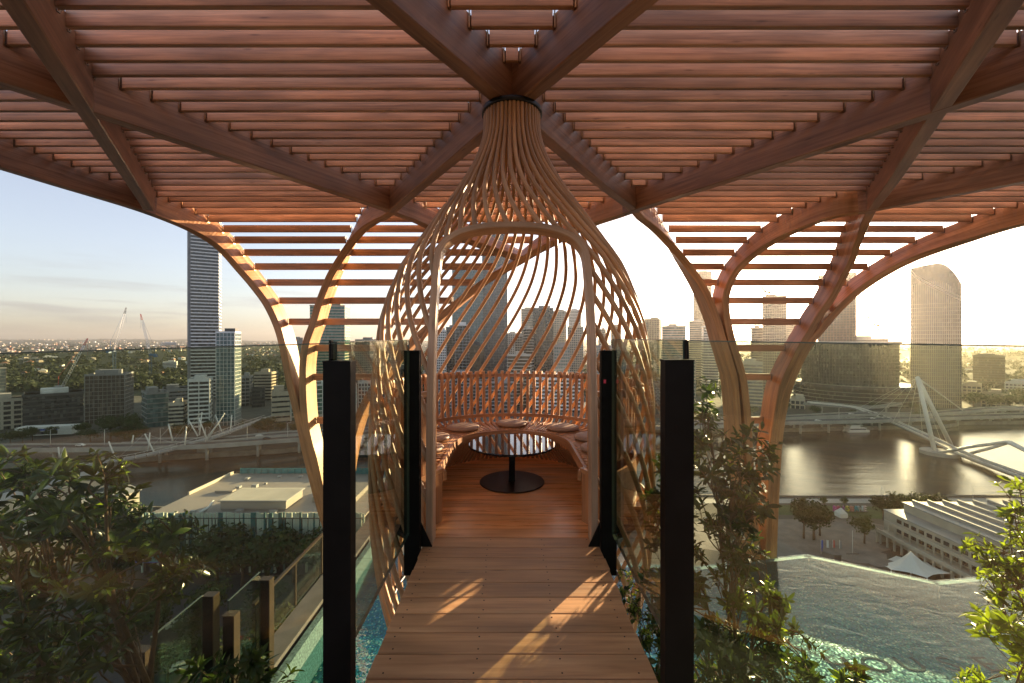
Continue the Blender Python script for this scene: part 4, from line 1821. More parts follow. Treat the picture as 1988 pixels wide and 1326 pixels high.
B('white grid block low behind the left side of the pavilion', 696, 748, 742, 420, 'grid', 0, 20, glass='g_dark', wall='w_white', fins=3, finw=.8)
B('dark block low behind the left side of the pavilion, left of the pale towers', 748, 815, 716, 470, 'glass', 10, 26, glass='g_dark', wall='w_grey')
# --- city centre behind the pavilion
B('dark teal half of the tall twin glass tower behind the pavilion door', 878, 938, 520, 640, 'glass', 0, 40, glass='g_teal', wall='w_grey', fh=4.2, name='skyscraper', cat='skyscraper', plant=False)
B('taller pale blue half of the twin glass tower behind the pavilion door', 936, 985, 428, 650, 'glass', 0, 46, glass='g_blue', wall='w_grey', fh=4.2, name='skyscraper', cat='skyscraper', plant=False)
B('dark glass block with white corner lines at the foot of the twin glass tower', 884, 912, 632, 500, 'glass', 0, 26, glass='g_dark', wall='w_white', fh=3.8)
B('pale gridded tower at the left edge of the door opening', 848, 866, 642, 560, 'grid', 0, 22, glass='g_dark', wall='w_white', fins=2.6, finw=.8, band=.4)
B('slim dark tower between the pale gridded tower and the twin glass tower', 866, 884, 636, 590, 'glass', 0, 22, glass='g_dark', wall='w_grey')
B('dark bronze slab standing in front of the twin tower, lower right', 912, 940, 670, 470, 'glass', 0, 22, glass='g_brown', wall='w_dark')
B('pale checkered tower just right of the twin glass tower', 984, 1002, 648, 700, 'grid', 0, 24, glass='g_dark', wall='w_white', fins=3.2, finw=1.4, band=.45)
B('brown banded tower in front of the hazy pale pair', 1000, 1018, 652, 560, 'grid', 0, 22, glass='g_brown', wall='w_beige', fins=3.4, finw=.5)
B('hazy pale slab behind the dark flat topped tower', 1012, 1036, 600, 830, 'bands', 0, 26, glass='g_blue', wall='w_cream', band=.5)
B('cream balcony tower standing before the dark flat topped tower', 1016, 1034, 638, 520, 'balcony', 12, 20, glass='g_brown', wall='w_cream', band=.25)
B('dark flat topped office tower at the middle of the door opening', 1034, 1074, 599, 575, 'glass', 0, 34, glass='g_dark', wall='w_grey', fh=4.0, name='skyscraper', cat='skyscraper')
B('pale ribbed tower right beside the dark flat topped tower', 1074, 1099, 605, 660, 'grid', 0, 26, glass='g_teal', wall='w_cream', fins=2.6, finw=.9, band=.3)
t, Wm, dp, H = B('hazy stepped tower with a thin mast, far behind the right door jamb', 1104, 1128, 602, 930, 'bands', 0, 28, glass='g_blue', wall='w_white', band=.45)
mb = MB()
mb.tube([(0, 0, H), (0, 0, H + 28)], [1.0, .2], 6)
mb.build('mast', M['white_steel'], t)
B('pale residential slab in front of the tower with the thin mast', 1102, 1132, 635, 610, 'grid', 0, 24, glass='g_blue', wall='w_cream', fins=3.0, finw=.8, band=.35)
B('grey office with light frames low behind the bench back, right of centre', 1076, 1106, 672, 450, 'grid', 0, 22, glass='g_teal', wall='w_grey', fins=2.4, finw=.4)
B('cream slab low behind the bench back beside the brown banded tower', 986, 1030, 690, 430, 'balcony', 0, 20, glass='g_brown', wall='w_cream', band=.25)
B('low dark offices behind the middle of the bench back', 930, 1000, 742, 400, 'bands', 0, 24, glass='g_dark', wall='w_grey', band=.35)
B('white low offices behind the right of the bench back', 1040, 1130, 735, 400, 'bands', 0, 24, glass='g_dark', wall='w_white', band=.45)
B('grey low offices behind the left of the bench back', 840, 930, 730, 410, 'grid', 0, 24, glass='g_dark', wall='w_grey', fins=3)
B('slim pale tower seen through the right hand pavilion rods', 1162, 1176, 640, 820, 'grid', 0, 24, glass='g_blue', wall='w_cream', fins=3)
B('tan tower seen through the right hand pavilion rods, next to the slim pale one', 1186, 1206, 634, 780, 'bands', 0, 24, glass='g_brown', wall='w_beige', band=.45)
B('broad grey block low behind the right hand pavilion rods', 1140, 1215, 676, 560, 'grid', 0, 26, glass='g_teal', wall='w_grey', fins=3)
# --- right of the pavilion
B('olive tower with a chamfered corner right of the pavilion', 1250, 1284, 620, 700, 'grid', -8, 26, glass='g_dark', wall='w_olive', fins=4, finw=1.0, band=.4)
B('long cream balcony block with a flat crown, right of the olive tower', 1284, 1331, 634, 560, 'balcony', 4, 24, glass='g_teal', wall='w_cream', band=.24)
B('pale stepped tower with a crown of frames in front of the tall slim tower', 1338, 1364, 624, 640, 'balcony', 0, 24, glass='g_blue', wall='w_cream', band=.3)
B('tall slim rounded tower hazy in the sun glow, behind the right tree column', 1346, 1382, 528, 1000, 'glass', 0, 40, glass='g_brown', wall='w_beige', name='skyscraper', cat='skyscraper', fh=4.2)
B('white balcony tower with a lit roof between the slim tower and the curved beam', 1362, 1394, 634, 540, 'balcony', 6, 22, glass='g_blue', wall='w_white', band=.28)
B('grey residential block below the white balcony tower, seen through glass', 1300, 1350, 700, 420, 'grid', 0, 22, glass='g_teal', wall='w_grey', fins=2.8, finw=.3)
B('pale block between the legs of the right tree column', 1420, 1480, 705, 430, 'bands', 0, 22, glass='g_blue', wall='w_cream', band=.45)
B('small stepped tower left of the unfinished tower framed by the beams', 1458, 1481, 637, 560, 'balcony', 0, 22, glass='g_brown', wall='w_cream', band=.3)
B('unfinished tower with open top floors, framed by the right curved beams', 1481, 1526, 576, 520, 'grid', 0, 26, glass='g_brown', wall='w_beige', fins=2.4, finw=.4, band=.22, name='skyscraper', cat='skyscraper')
B('hazy slab just right of the unfinished tower', 1526, 1556, 630, 760, 'bands', 0, 26, glass='g_brown', wall='w_beige', band=.5)
B('bulky bronze tower rising behind the thick right beam', 1588, 1661, 533, 650, 'grid', 0, 40, glass='g_brown', wall='w_brick', fins=4, finw=.5, band=.16, name='skyscraper', cat='skyscraper', fh=4.0)

# round dark drum building with flat deck roof, glass sail on its left side
t = thing('round_building', 'huge round dark glass building on a wide drum base by the expressway', 'building', ((1645 - CX) / F * 450 + 28, 450 + 34, GZ))
H = EYE + (CY - 668) / F * 450 - GZ
mb = MB()
mb.lathe([(0, 0), (44, 0), (44, H), (0, H)], (0, 0, 0), 64, smooth=False)
mb.build('wall', M['g_dark'], t)
mb = MB()
for k in range(1, int(H / 3.8)):
    mb.lathe([(44.0, k * 3.8), (44.5, k * 3.8), (44.5, k * 3.8 + .5), (44.0, k * 3.8 + .5)], (0, 0, 0), 64, smooth=False)
for k in range(96):
    a = 2 * math.pi * k / 96
    mb.box((44.2 * math.cos(a), 44.2 * math.sin(a), H / 2), (.6, .3, H), a)
mb.build('mullions', M['w_dark'], t, 'stuff')
mb = MB()
mb.lathe([(0, H), (46, H), (47, H + 1.5), (47, H + 3), (0, H + 3)], (0, 0, 0), 64, smooth=False)
mb.build('deck_roof', M['w_cream'], t)
mb = MB()
mb.lathe([(0, 0), (56, 0), (57, 18), (56, 21), (0, 21)], (0, -6, 0), 72, smooth=False)
mb.build('podium', M['g_brown'], t)
mb = MB()
for z in (2, 6, 10, 14, 21):
    mb.lathe([(56.2, z), (57.6, z), (57.6, z + .6), (56.2, z + .6)], (0, -6, 0), 72, smooth=False)
mb.build('podium_bands', M['w_grey'], t)
B('flat pale roofed deck block with cranes left of the round topped tower', 1585, 1722, 658, 640, 'bands', 0, 40, glass='g_brown', wall='w_cream', band=.5, fh=4.2)

# rounded top tower
d = 430.0
t = thing('round_topped_tower', 'tall bronze tower with a sliced rounded top standing alone on the right', 'skyscraper', ((1814 - CX) / F * d + 16, d + 16, GZ), -math.atan2((1814 - CX) / F, 1.0) * .93)
Wm = 102 / F * d * .68
dp = 34.0
prof = []
Hl = EYE + (CY - 516) / F * d - GZ
Hr = EYE + (CY - 556) / F * d - GZ
for k in range(25):
    u = k / 24
    x = -Wm / 2 + Wm * u
    top = Hl + 2.5 * math.sin(u * math.pi * .8) - (Hl - Hr) * max(0, (u - .5) / .5) ** 2.2
    prof.append((x, top))
mb = MB()
pts = [(-Wm / 2, 0)] + prof + [(Wm / 2, 0)]
n_ = len(pts)
for y in (-dp / 2, dp / 2):
    for x, z in pts:
        # plan bulges outwards so the faces read as curved
        mb.v.append((x, y + (y / abs(y)) * 5 * (1 - (2 * x / Wm) ** 2), z))
for k in range(n_ - 1):
    pass
for sgn, off in ((1, 0), (-1, n_)):
    for k in range(1, n_ - 2):
        xa, xb = pts[k][0], pts[k + 1][0]
        b = len(mb.v)
        yy = (-1 if off == 0 else 1)
        for x in (xa, xb):
            mb.v.append((x, yy * (dp / 2 + 5 * (1 - (2 * x / Wm) ** 2)), 0))
        q = (b, b + 1, off + k + 1, off + k)
        mb.face(q if off == 0 else q[::-1])
for k in range(1, n_ - 2):
    mb.face((k, k + 1, n_ + k + 1, n_ + k))
mb.face((0, 1, n_ + 1, n_))
mb.face((n_ - 2, n_ - 1, 2 * n_ - 1, 2 * n_ - 2))
mb.build('wall', M['g_brown'], t)
mb = MB()
for k in range(1, 25):
    if k % 1 == 0:
        x, top = prof[k]
        for yy in (-1, 1):
            y = yy * (dp / 2 + 5 * (1 - (2 * x / Wm) ** 2) + .25)
            mb.box((x, y, top / 2 - 9), (.45, .5, top - 18))
for z in range(4, int(Hr) - 14, 4):
    pts2 = []
    for k in range(13):
        x = -Wm / 2 + Wm * k / 12
        pts2.append((x, -(dp / 2 + 5 * (1 - (2 * x / Wm) ** 2)) - .2, z))
    for a, b in zip(pts2[:-1], pts2[1:]):
        mb.bar(a, b, .3, .55)
mb.build('mullions', M['w_beige'], t, 'stuff')
mb = MB()
arc = []
for k in range(21):
    u = k / 20
    x = -Wm / 2 + Wm * u
    arc.append((x, -(dp / 2 + 5 * (1 - (2 * x / Wm) ** 2)) - .5, Hl - 4 - (Hl - Hr + 12) * u ** .7))
for dz in (0, 3.5):
    mb.tube([(a[0], a[1], a[2] + dz) for a in arc], .5, 5)
for x, y, h in ((-Wm * .1, 0, 6), (-Wm * .28, 0, 4), (.05 * Wm, 0, 5)):
    mb.box((x, y, Hl + h / 2), (.6, .6, h))
mb.build('crown_ribs', M['w_cream'], t)

B('dark square office block in the sun haze right of the round topped tower', 1888, 1951, 692, 600, 'bands', 0, 36, glass='g_brown', wall='w_dark', band=.35)
for x0, x1, yt, d, lb, wl in ((1868, 1905, 748, 470, 'low cream riverside building below the dark square office block', 'w_cream'),
                              (1905, 1962, 765, 430, 'long low tan building under the trees on the right bank', 'w_beige'),
                              (1950, 2040, 745, 520, 'low white building cut by the right edge of the picture', 'w_white'),
                              (1535, 1562, 776, 420, 'small old stone building behind the expressway', 'w_cream'),
                              (1480, 1535, 770, 440, 'row of old stone offices between the tree columns', 'w_beige'),
                              (1300, 1345, 775, 400, 'low stone library building behind the expressway', 'w_cream'),
                              (1212, 1290, 745, 440, 'grey office block low behind the right glass panel', 'w_grey')):
    B(lb, x0, x1, yt, d, 'grid', 0, 22, glass='g_dark', wall=wl, fins=3.4, finw=.9, band=.4)

# low shed with blue sign
t = thing('shed', 'low white shed with a long blue sign band in front of the dark office block', 'building', ((86 - CX) / F * 297, 300, GZ), .25)
mb = MB()
mb.box((0, 0, 4.2), (33, 9, 6))
mb.build('wall', M['w_white'], t)
mb = MB()
mb.box((-1.5, -4.56, 5.2), (19, .1, 1.5))
mb.build('sign_band', M['blue'], t)
mb = MB()
mb.box((-1.5, -4.56, 3), (19, .1, 2.2))
mb.build('window', M['g_dark'], t)

# far white apartments on the hill
for x0, x1, yt, d, lb in ((-10, 26, 699, 1150, 'small sunlit cream apartments on the wooded hill at the far left'),
                          (30, 50, 699, 1200, 'small grey apartments on the wooded hill, second from the left'),
                          (55, 82, 696, 1180, 'small cream apartments on the wooded hill left of the white stepped ones'),
                          (82, 112, 693, 1150, 'white stepped apartments standing out on the wooded hill'),
                          (316, 345, 703, 1000, 'pale grey institute building on the wooded hill left of the banded tower'),
                          (120, 170, 697, 1250, 'long low pale building on the wooded hill behind the leaning crane boom'),
                          (312, 342, 665, 2200, 'far flat building just above the left glass panel, right of the cranes')):
    B(lb, x0, x1, yt, d, 'bands', rnd.uniform(-10, 10), 20, base=EYE + (CY - yt) / F * d - 16, glass='g_dark', wall='w_cream' if 'cream' in lb else 'w_white', band=.5, fh=3.2)


# ------------------------------------------------------------------ far suburbs, hills and the wooded slope
def ico_clump(rg, V, Fc, c, r, nq, sz, squash=.75):
    for i in range(nq):
        while True:
            q = Vector((rg.uniform(-1, 1), rg.uniform(-1, 1), rg.uniform(-.8, 1)))
            if .25 < q.length < 1:
                break
        p = Vector(c) + Vector((q.x * r, q.y * r, q.z * r * squash))
        n_ = (q.normalized() + Vector((rg.uniform(-.7, .7), rg.uniform(-.7, .7), rg.uniform(-.4, .8)))).normalized()
        a = n_.orthogonal().normalized()
        a = Matrix.Rotation(rg.uniform(0, 6.28), 3, n_) @ a
        b = n_.cross(a)
        s = sz * rg.uniform(.6, 1.3)
        k = len(V)
        V += [tuple(p + a * s * .7), tuple(p + b * s * .45 + n_ * s * .1), tuple(p - a * s * .7), tuple(p - b * s * .45 - n_ * s * .12)]
        Fc.append((k, k + 1, k + 2, k + 3))


def raw(name, V, Fc, mats, mi=None, parent=None, kind=None):
    me = bpy.data.meshes.new(name)
    me.from_pydata(V, [], Fc)
    for m in (mats if isinstance(mats, list) else [mats]):
        me.materials.append(m)
    if mi:
        me.polygons.foreach_set('material_index', mi)
    me.update()
    o = inst(name, me, parent)
    if kind:
        o['kind'] = kind
    return o


# rolling land behind the city: grid with gentle hills
def land(x, y):
    far = max(0, (y - 600) / 900)
    h = 26 * min(1, far) * (0.5 + .5 * math.sin(x * .0021 + 1.3) * math.cos(y * .0012)) + 14 * min(1, far) * math.sin(x * .006 + y * .003)
    h += max(0, min(1, (y - 5000) / 9000)) * (85 + 60 * math.sin(x * .00042 + .6) + 25 * math.sin(x * .0016))
    return GZ + max(.1, h) if y > 620 else GZ + .05


V, Fc = [], []
ys = [520, 620, 700, 800, 920, 1060, 1220, 1400, 1650, 2000, 2500, 3100, 4000, 5200, 7000, 9500, 12000, 15000]
NXG = 70
for y in ys:
    for i in range(NXG + 1):
        x = (-1.5 + 3.0 * i / NXG) * y
        V.append((x, y, land(x, y)))
for j in range(len(ys) - 1):
    for i in range(NXG):
        a = j * (NXG + 1) + i
        Fc.append((a, a + 1, a + NXG + 2, a + NXG + 1))
struct(raw('hills', V, Fc, M['crown_far']))
rg = random.Random(5)
V, Fc = [], []
for i in range(6500):
    y = 560 * (22 ** (rg.random() ** 1.25))
    x = rg.uniform(-1.35, 1.35) * y
    s = rg.uniform(6, 11) * (1 + y / 6000)
    ico_clump(rg, V, Fc, (x, y, land(x, y) + s * .35), s, 16 if y < 1600 else 7, s * .55)
raw('distant_trees', V, Fc, M['crown_far'], None, None, 'stuff')
V, Fc, MI = [], [], []
for i in range(3900):
    y = 1700 * (6.5 ** rg.random()) if i > 300 else rg.uniform(750, 1800)
    x = rg.uniform(-1.35, 1.35) * y
    s = rg.uniform(4, 8) * (1 + y / 5000)
    h = s * rg.uniform(.5, .9)
    z = land(x, y)
    k = len(V)
    a = rg.uniform(0, 3.14)
    cs, sn = math.cos(a) * s, math.sin(a) * s
    q = [(x + cs, y + sn), (x - sn * .7, y + cs * .7), (x - cs, y - sn), (x + sn * .7, y - cs * .7)]
    V += [(p[0], p[1], z) for p in q] + [(p[0], p[1], z + h) for p in q] + [(x, y, z + h * 1.5)]
    wm = rg.choice((0, 1, 2, 2, 2, 3))
    rmx = rg.choice((3, 3, 5, 5, 4))
    for e in range(4):
        f2 = (e + 1) % 4
        Fc.append((k + e, k + f2, k + 4 + f2, k + 4 + e))
        MI.append(wm)
        Fc.append((k + 4 + e, k + 4 + f2, k + 8))
        MI.append(rmx)
raw('distant_suburb_houses', V, Fc, [M['w_white'], M['w_cream'], M['w_beige'], M['w_brick'], M['roofing'], M['w_dark']], MI, None, 'stuff')

# ------------------------------------------------------------------ trees one can tell apart
def tree_proto(seed, h, r, mk, nq=520, leaf=.55):
    rg = random.Random(seed)
    V, Fc = [], []
    clumps = []
    for i in range(11):
        a = rg.uniform(0, 6.28)
        rr = r * rg.uniform(.1, .72)
        clumps.append((rr * math.cos(a), rr * math.sin(a), h * rg.uniform(.48, .86), r * rg.uniform(.34, .52)))
    for c in clumps:
        ico_clump(rg, V, Fc, c[:3], c[3], nq // 11, leaf, .8)
    me = bpy.data.meshes.new('crown')
    me.from_pydata(V, [], Fc)
    me.materials.append(M[mk])
    me.update()
    mb = MB()
    mb.tube([(0, 0, -.3), (.1, 0, h * .25), (.05, .1, h * .55), (0, 0, h * .78)], [h * .035, h * .026, h * .018, h * .008], 7)
    for c in clumps[:6]:
        mb.tube([(.07, .05, h * .4), (c[0] * .5, c[1] * .5, h * .5), c[:3]], [h * .014, h * .01, h * .005], 5)
    return me, mb.mesh('trunk', M['bark'])


TP = {'round': tree_proto(1, 10, 5, 'crown_a', 900), 'broad': tree_proto(2, 9, 7, 'crown_b', 1100), 'light': tree_proto(3, 9, 4.2, 'crown_c', 700), 'dense': tree_proto(4, 11, 6.5, 'crown_a', 1200, .7)}


def tree(kind, x, y, s, label, group, z=None):
    t = thing('tree', label, 'tree', (x, y, GZ if z is None else z), rnd.uniform(0, 6.28), group)
    t.scale = (s, s, s)
    inst('crown', TP[kind][0], t)
    inst('trunk', TP[kind][1], t)
    return t


def ttop(px, py, d, h):
    """scale so that a prototype h high reaches photo row py"""
    return max(.3, (EYE + (CY - py) / F * d - GZ) / h)


for px, py, d, kd, lb in ((215, 826, 285, 'dense', 'big dark rounded tree on the left bank beside the white shed'),
                          (243, 822, 292, 'dense', 'dark tree on the left bank, right of the biggest rounded one'),
                          (262, 826, 288, 'round', 'dark rounded tree at the foot of the glass fronted office'),
                          (175, 838, 280, 'broad', 'wide low tree left of the big dark trees on the left bank'),
                          (350, 832, 285, 'broad', 'palm green tree under the white masts of the footbridge'),
                          (500, 828, 300, 'dense', 'dark tree right of the far end of the masted footbridge'),
                          (520, 822, 305, 'dense', 'tall dark tree below the beige block near the left tree column'),
                          (545, 826, 303, 'round', 'dark tree just left of the left tree column'),
                          (575, 830, 300, 'dense', 'dark tree seen between the curved beams of the left tree column'),
                          (20, 842, 270, 'broad', 'shaded tree at the far left below the cream office block')):
    tree(kd, (px - CX) / F * d, d, ttop(px, py, d, 10.5) * 1.55, lb, 'trees along the left bank')
for px, py, yb, kd, lb in ((1580, 985, 1048, 'round', 'tall dark tree in front of the plaza below the river'),
                           (1560, 990, 1045, 'round', 'dark tree on the plaza, left of the tallest one'),
                           (1592, 992, 1040, 'round', 'dark tree on the plaza, right of the tallest one'),
                           (1678, 1010, 1055, 'light', 'small bright round tree alone beside the concrete terraces'),
                           (1715, 978, 1010, 'dense', 'wide leafy tree left of the ribbed roof of the concrete building'),
                           (1745, 974, 1012, 'dense', 'wide leafy tree behind the corner of the concrete building'),
                           (1780, 970, 1005, 'dense', 'leafy tree against the river behind the ribbed roof'),
                           (1815, 971, 1003, 'dense', 'leafy tree at the right end of the row against the river'),
                           (1640, 968, 984, 'light', 'small waterfront tree left of the letter sign'),
                           (1600, 968, 984, 'light', 'small waterfront tree, middle of three'),
                           (1560, 969, 985, 'light', 'small waterfront tree farthest left')):
    d = (EYE - GZ) * F / (yb - CY)
    tree(kd, (px - CX) / F * d, d, ttop(px, py, d, 10.2 if kd != 'light' else 9.2) * 1.25, lb, 'trees in the riverside park')
rg = random.Random(33)
for i in range(16):
    x, y = gpy(rg.uniform(250, 640), rg.uniform(1180, 1400))
    tree(rg.choice(('dense', 'broad', 'round')), x, y, rg.uniform(.7, 1.05), 'dark street tree far below the terrace, in the shade at the lower left', 'street trees below the terrace')
k = 0
for px, py, yb, kd, lb in ((420, 1055, 1135, 'dense', 'dark garden tree in front of the striped gallery, left one'),
                           (470, 1058, 1140, 'broad', 'sun flecked garden tree in front of the striped gallery'),
                           (520, 1062, 1140, 'dense', 'garden tree in front of the striped gallery, right of the sun flecked one'),
                           (570, 1050, 1130, 'broad', 'broad garden tree between the gallery and the left black post'),
                           (615, 1056, 1135, 'dense', 'dark garden tree touching the left black post'),
                           (300, 1040, 1130, 'dense', 'garden tree half hidden behind the left shrub'),
                           (230, 1020, 1110, 'dense', 'garden tree behind the left shrub, near the blue billboard'),
                           (690, 1060, 1140, 'dense', 'tree seen through the glass beside the left black post')):
    d = (EYE - GZ) * F / (yb - CY)
    tree(kd, (px - CX) / F * d, d, ttop(px, py, d, 10.2) * 1.3, lb, 'garden trees below the terrace')
for i, (px, d) in enumerate(((1890, 410), (1925, 405), (1960, 400), (1995, 405), (1940, 440), (1975, 450))):
    tree('dense', (px - CX) / F * d, d, rnd.uniform(1.2, 1.7), ('leafy tree on the right bank under the dark square office block', 'leafy tree on the right bank, second along the shore', 'leafy tree on the right bank below the low white building', 'leafy tree on the right bank cut by the right edge', 'leafy tree on the right bank behind the shore trees', 'leafy tree on the right bank behind, near the right edge')[i], 'trees on the right bank')
for i, (px, d) in enumerate(((1690, 352), (1710, 350), (1650, 352), (1830, 358))):
    tree('broad', (px - CX) / F * d, d, rnd.uniform(.5, .8), ('low bush tree on the river promenade under the bridge deck', 'low bush tree on the river promenade beside the mast', 'low bush tree on the river promenade by the white ferry', 'low bush tree on the right promenade past the mast')[i], 'bushes on the promenade')

rg = random.Random(21)
for i in range(46):
    px = rg.uniform(-20, 700) if i < 24 else rg.uniform(1215, 1990)
    d = rg.uniform(300, 330) + (0 if px < 700 else rg.uniform(45, 90))
    if px < 350:
        d = rg.uniform(276, 298)
    tree(rg.choice(('dense', 'round', 'broad')), (px - CX) / F * d, d, rg.uniform(.55, 1.0), 'small dark street tree in the belt of trees behind the expressway', 'street trees behind the expressway')

# ------------------------------------------------------------------ expressways
def road_path(name, label, pts, wd, thick, pier_every=0, pier_n=2):
    t = thing(name, label, 'viaduct', (pts[0][0], pts[0][1], GZ))
    o = Vector(t.location)
    sm_ = [Vector(q) for q in crom([tuple(p) for p in pts], 8)]
    bs, ns = [], []
    for j in range(len(sm_)):
        tg = (sm_[min(j + 1, len(sm_) - 1)] - sm_[max(j - 1, 0)])
        tg.z = 0
        tg.normalize()
        bs.append(Vector((tg.y, -tg.x, 0)))
        ns.append(Vector((0, 0, 1)))
    loc = [p - o for p in sm_]
    mb = MB()
    mb.sweep(loc, bs, ns, [(-wd / 2, -thick), (wd / 2, -thick), (wd / 2, 0), (-wd / 2, 0)])
    mb.build('road_deck', M['roadconc'], t)
    mb = MB()
    mb.sweep(loc, bs, ns, [(-wd / 2 + .5, .004), (wd / 2 - .5, .004), (wd / 2 - .5, .03), (-wd / 2 + .5, .03)])
    mb.build('road_surface', M['asphalt'], t)
    for sg in (-1, 1):
        mb = MB()
        c = sg * (wd / 2 - .2)
        mb.sweep(loc, bs, ns, [(c - .2, .006), (c + .2, .006), (c + .15, 1.0), (c - .15, 1.0)])
        mb.build('parapet', M['roadconc'], t)
    if pier_every:
        acc_, nxt = 0, pier_every * .4
        for j in range(1, len(loc)):
            acc_ += (loc[j] - loc[j - 1]).length
            if acc_ > nxt:
                nxt += pier_every
                mb = MB()
                zt = loc[j].z - thick
                for q in range(pier_n):
                    off = (q - (pier_n - 1) / 2) * wd * .5
                    p = loc[j] + bs[j] * off
                    mb.tube([(p.x, p.y, RZ - GZ - .5), (p.x, p.y, zt - .8)], .8, 8)
                mb.bar(loc[j] - bs[j] * wd * .42 + Vector((0, 0, -thick - .5)), loc[j] + bs[j] * wd * .42 + Vector((0, 0, -thick - .5)), 1.5, 1.0)
                mb.build('pier', M['roadconc'], t)
    # lamp posts
    return t, sm_, bs


def pz(px, py, d):
    v = P(px, py, d)
    return (v.x, v.y, v.z)


X1 = road_path('expressway_viaduct', 'pale concrete expressway viaduct along the left bank, in front of the office blocks',
               [pz(-250, 880, 226), pz(0, 869, 236), pz(150, 868, 240), pz(300, 865, 245), pz(420, 861, 252), pz(530, 853, 262), pz(640, 846, 273), pz(800, 838, 285), pz(994, 830, 296)], 11, 1.6, 26)
X2 = road_path('expressway_viaduct', 'upper far carriageway of the expressway behind the masted footbridge',
               [pz(250, 857, 262), pz(420, 854, 268), pz(530, 844, 280), pz(640, 838, 290), pz(800, 830, 300), pz(994, 823, 312)], 11, 1.4, 0)
X3 = road_path('expressway_viaduct', 'low pale expressway viaduct on the right bank behind the white ferry',
               [pz(994, 830, 297), pz(1200, 828, 305), pz(1400, 824, 312), pz(1530, 818, 322), pz(1680, 815, 332), pz(1850, 809, 352), pz(2100, 803, 372)], 12, 1.5, 26)
X4 = road_path('expressway_viaduct', 'upper carriageway curving behind the cable mast on the right bank',
               [pz(1300, 820, 325), pz(1530, 810, 338), pz(1680, 803, 352), pz(1780, 804, 356), pz(1940, 793, 372), pz(2050, 792, 380)], 10, 1.3, 30)
X5 = road_path('ramp_viaduct', 'thin curved ramp below the round dark building',
               [pz(1560, 784, 400), pz(1640, 789, 385), pz(1700, 790, 385), pz(1745, 783, 400)], 5, 1.0, 30, 1)


LAMPW = ['far left end', 'white shed', 'scaffolded building', 'glass fronted office', 'white balcony slab', 'dark trees', 'left tree column', 'right tree column', 'round dark building', 'white ferry', 'leaning mast', 'right edge']


def lamp(p, label, grp, h=9):
    t = thing('street_lamp', label, 'street lamp', p, 0, grp)
    mb = MB()
    mb.tube([(0, 0, 0), (0, 0, h)], [.14, .08], 6)
    mb.build('pole', M['white_steel'], t)
    mb = MB()
    mb.tube([(0, 0, h), (.5, 0, h + .35), (1.6, 0, h + .4)], [.07, .06, .05], 5)
    mb.box((1.8, 0, h + .38), (.8, .25, .12))
    mb.build('lamp_head', M['white_steel'], t)


for road, idx, words in ((X1, (6, 12, 18, 24, 30, 36, 42), 'left bank viaduct'), (X3, (12, 18, 24, 30, 36), 'right bank viaduct')):
    for q, j in enumerate(idx):
        p = road[1][j] + road[2][j] * -5.0
        w_ = LAMPW.pop(0)
        lamp(p, 'lamp post on the %s, near the %s' % (words, w_), 'lamp posts on the %s' % words)


def car_meshes():
    out = {}
    for mk in ('car_white', 'car_dark', 'car_red'):
        mb = MB()
        pr = [(-2.1, .35), (2.1, .35), (2.15, .75), (1.3, .92), (.75, 1.42), (-1.1, 1.45), (-1.75, .98), (-2.15, .9)]
        n_ = len(pr)
        for y, ins in ((-.85, 0), (.85, 0)):
            for x, z in pr:
                mb.v.append((x, y * (1 if z < 1 else .82), z))
        mb.face(tuple(reversed(range(n_))))
        mb.face(tuple(range(n_, 2 * n_)))
        for i in range(n_):
            j = (i + 1) % n_
            mb.face((i, j, n_ + j, n_ + i))
        out[mk] = mb.mesh('body', M[mk])
    mb = MB()
    mb.box((-.2, 0, 1.18), (2.0, 1.60, .30))
    out['glass'] = mb.mesh('windows', M['g_dark'])
    mb = MB()
    mb.tube([(0, -.1, 0), (0, .1, 0)], .33, 10)
    out['wheel'] = mb.mesh('wheel', M['rubber'])
    return out


CM = car_meshes()


def car(p, rz, mk, label, grp):
    t = thing('parked_car' if 'parked' in label else 'car', label, 'car', p, rz, grp)
    inst('body', CM[mk], t)
    inst('windows', CM['glass'], t)
    for x in (-1.3, 1.3):
        for y in (-.8, .8):
            inst('wheel', CM['wheel'], t, loc=(x, y, .33))


for road, j, off, mk, lb in ((X1, 4, -2, 'car_dark', 'dark car on the viaduct at the far left'), (X1, 13, 2, 'car_dark', 'dark car on the viaduct below the big dark trees'),
                             (X1, 16, -2, 'car_white', 'white car on the viaduct beside the masted footbridge'), (X2, 14, 2, 'car_white', 'white car on the upper far carriageway'),
                             (X1, 39, -2, 'car_dark', 'dark car on the viaduct near the left tree column'),
                             (X3, 27, 2, 'car_white', 'white car on the right bank viaduct behind the ferry'), (X3, 33, -2, 'car_white', 'white car on the right bank viaduct near the mast'),
                             (X4, 14, 2, 'car_white', 'white van like car on the upper right carriageway'), (X3, 37, 2, 'car_dark', 'dark car on the right bank viaduct past the mast')):
    p = road[1][j] + road[2][j] * off + Vector((0, 0, .04))
    tg = road[1][j + 1] - road[1][j]
    car(p, math.atan2(tg.y, tg.x), mk, lb, 'cars driving on the expressway')
for px, py, mk, lb in ((345, 1217, 'car_white', 'white parked car on the dark street far below the left shrub'), (352, 1300, 'car_white', 'white parked car at the bottom edge on the dark street below'),
                       (530, 1190, 'car_dark', 'dark parked car on the street behind the bronze fence post'), (470, 1250, 'car_red', 'red parked car on the street behind the low glass pane')):
    x, y = gpy(px, py)
    car((x, y, GZ + .03), .4, mk, lb, 'cars parked on the street below')

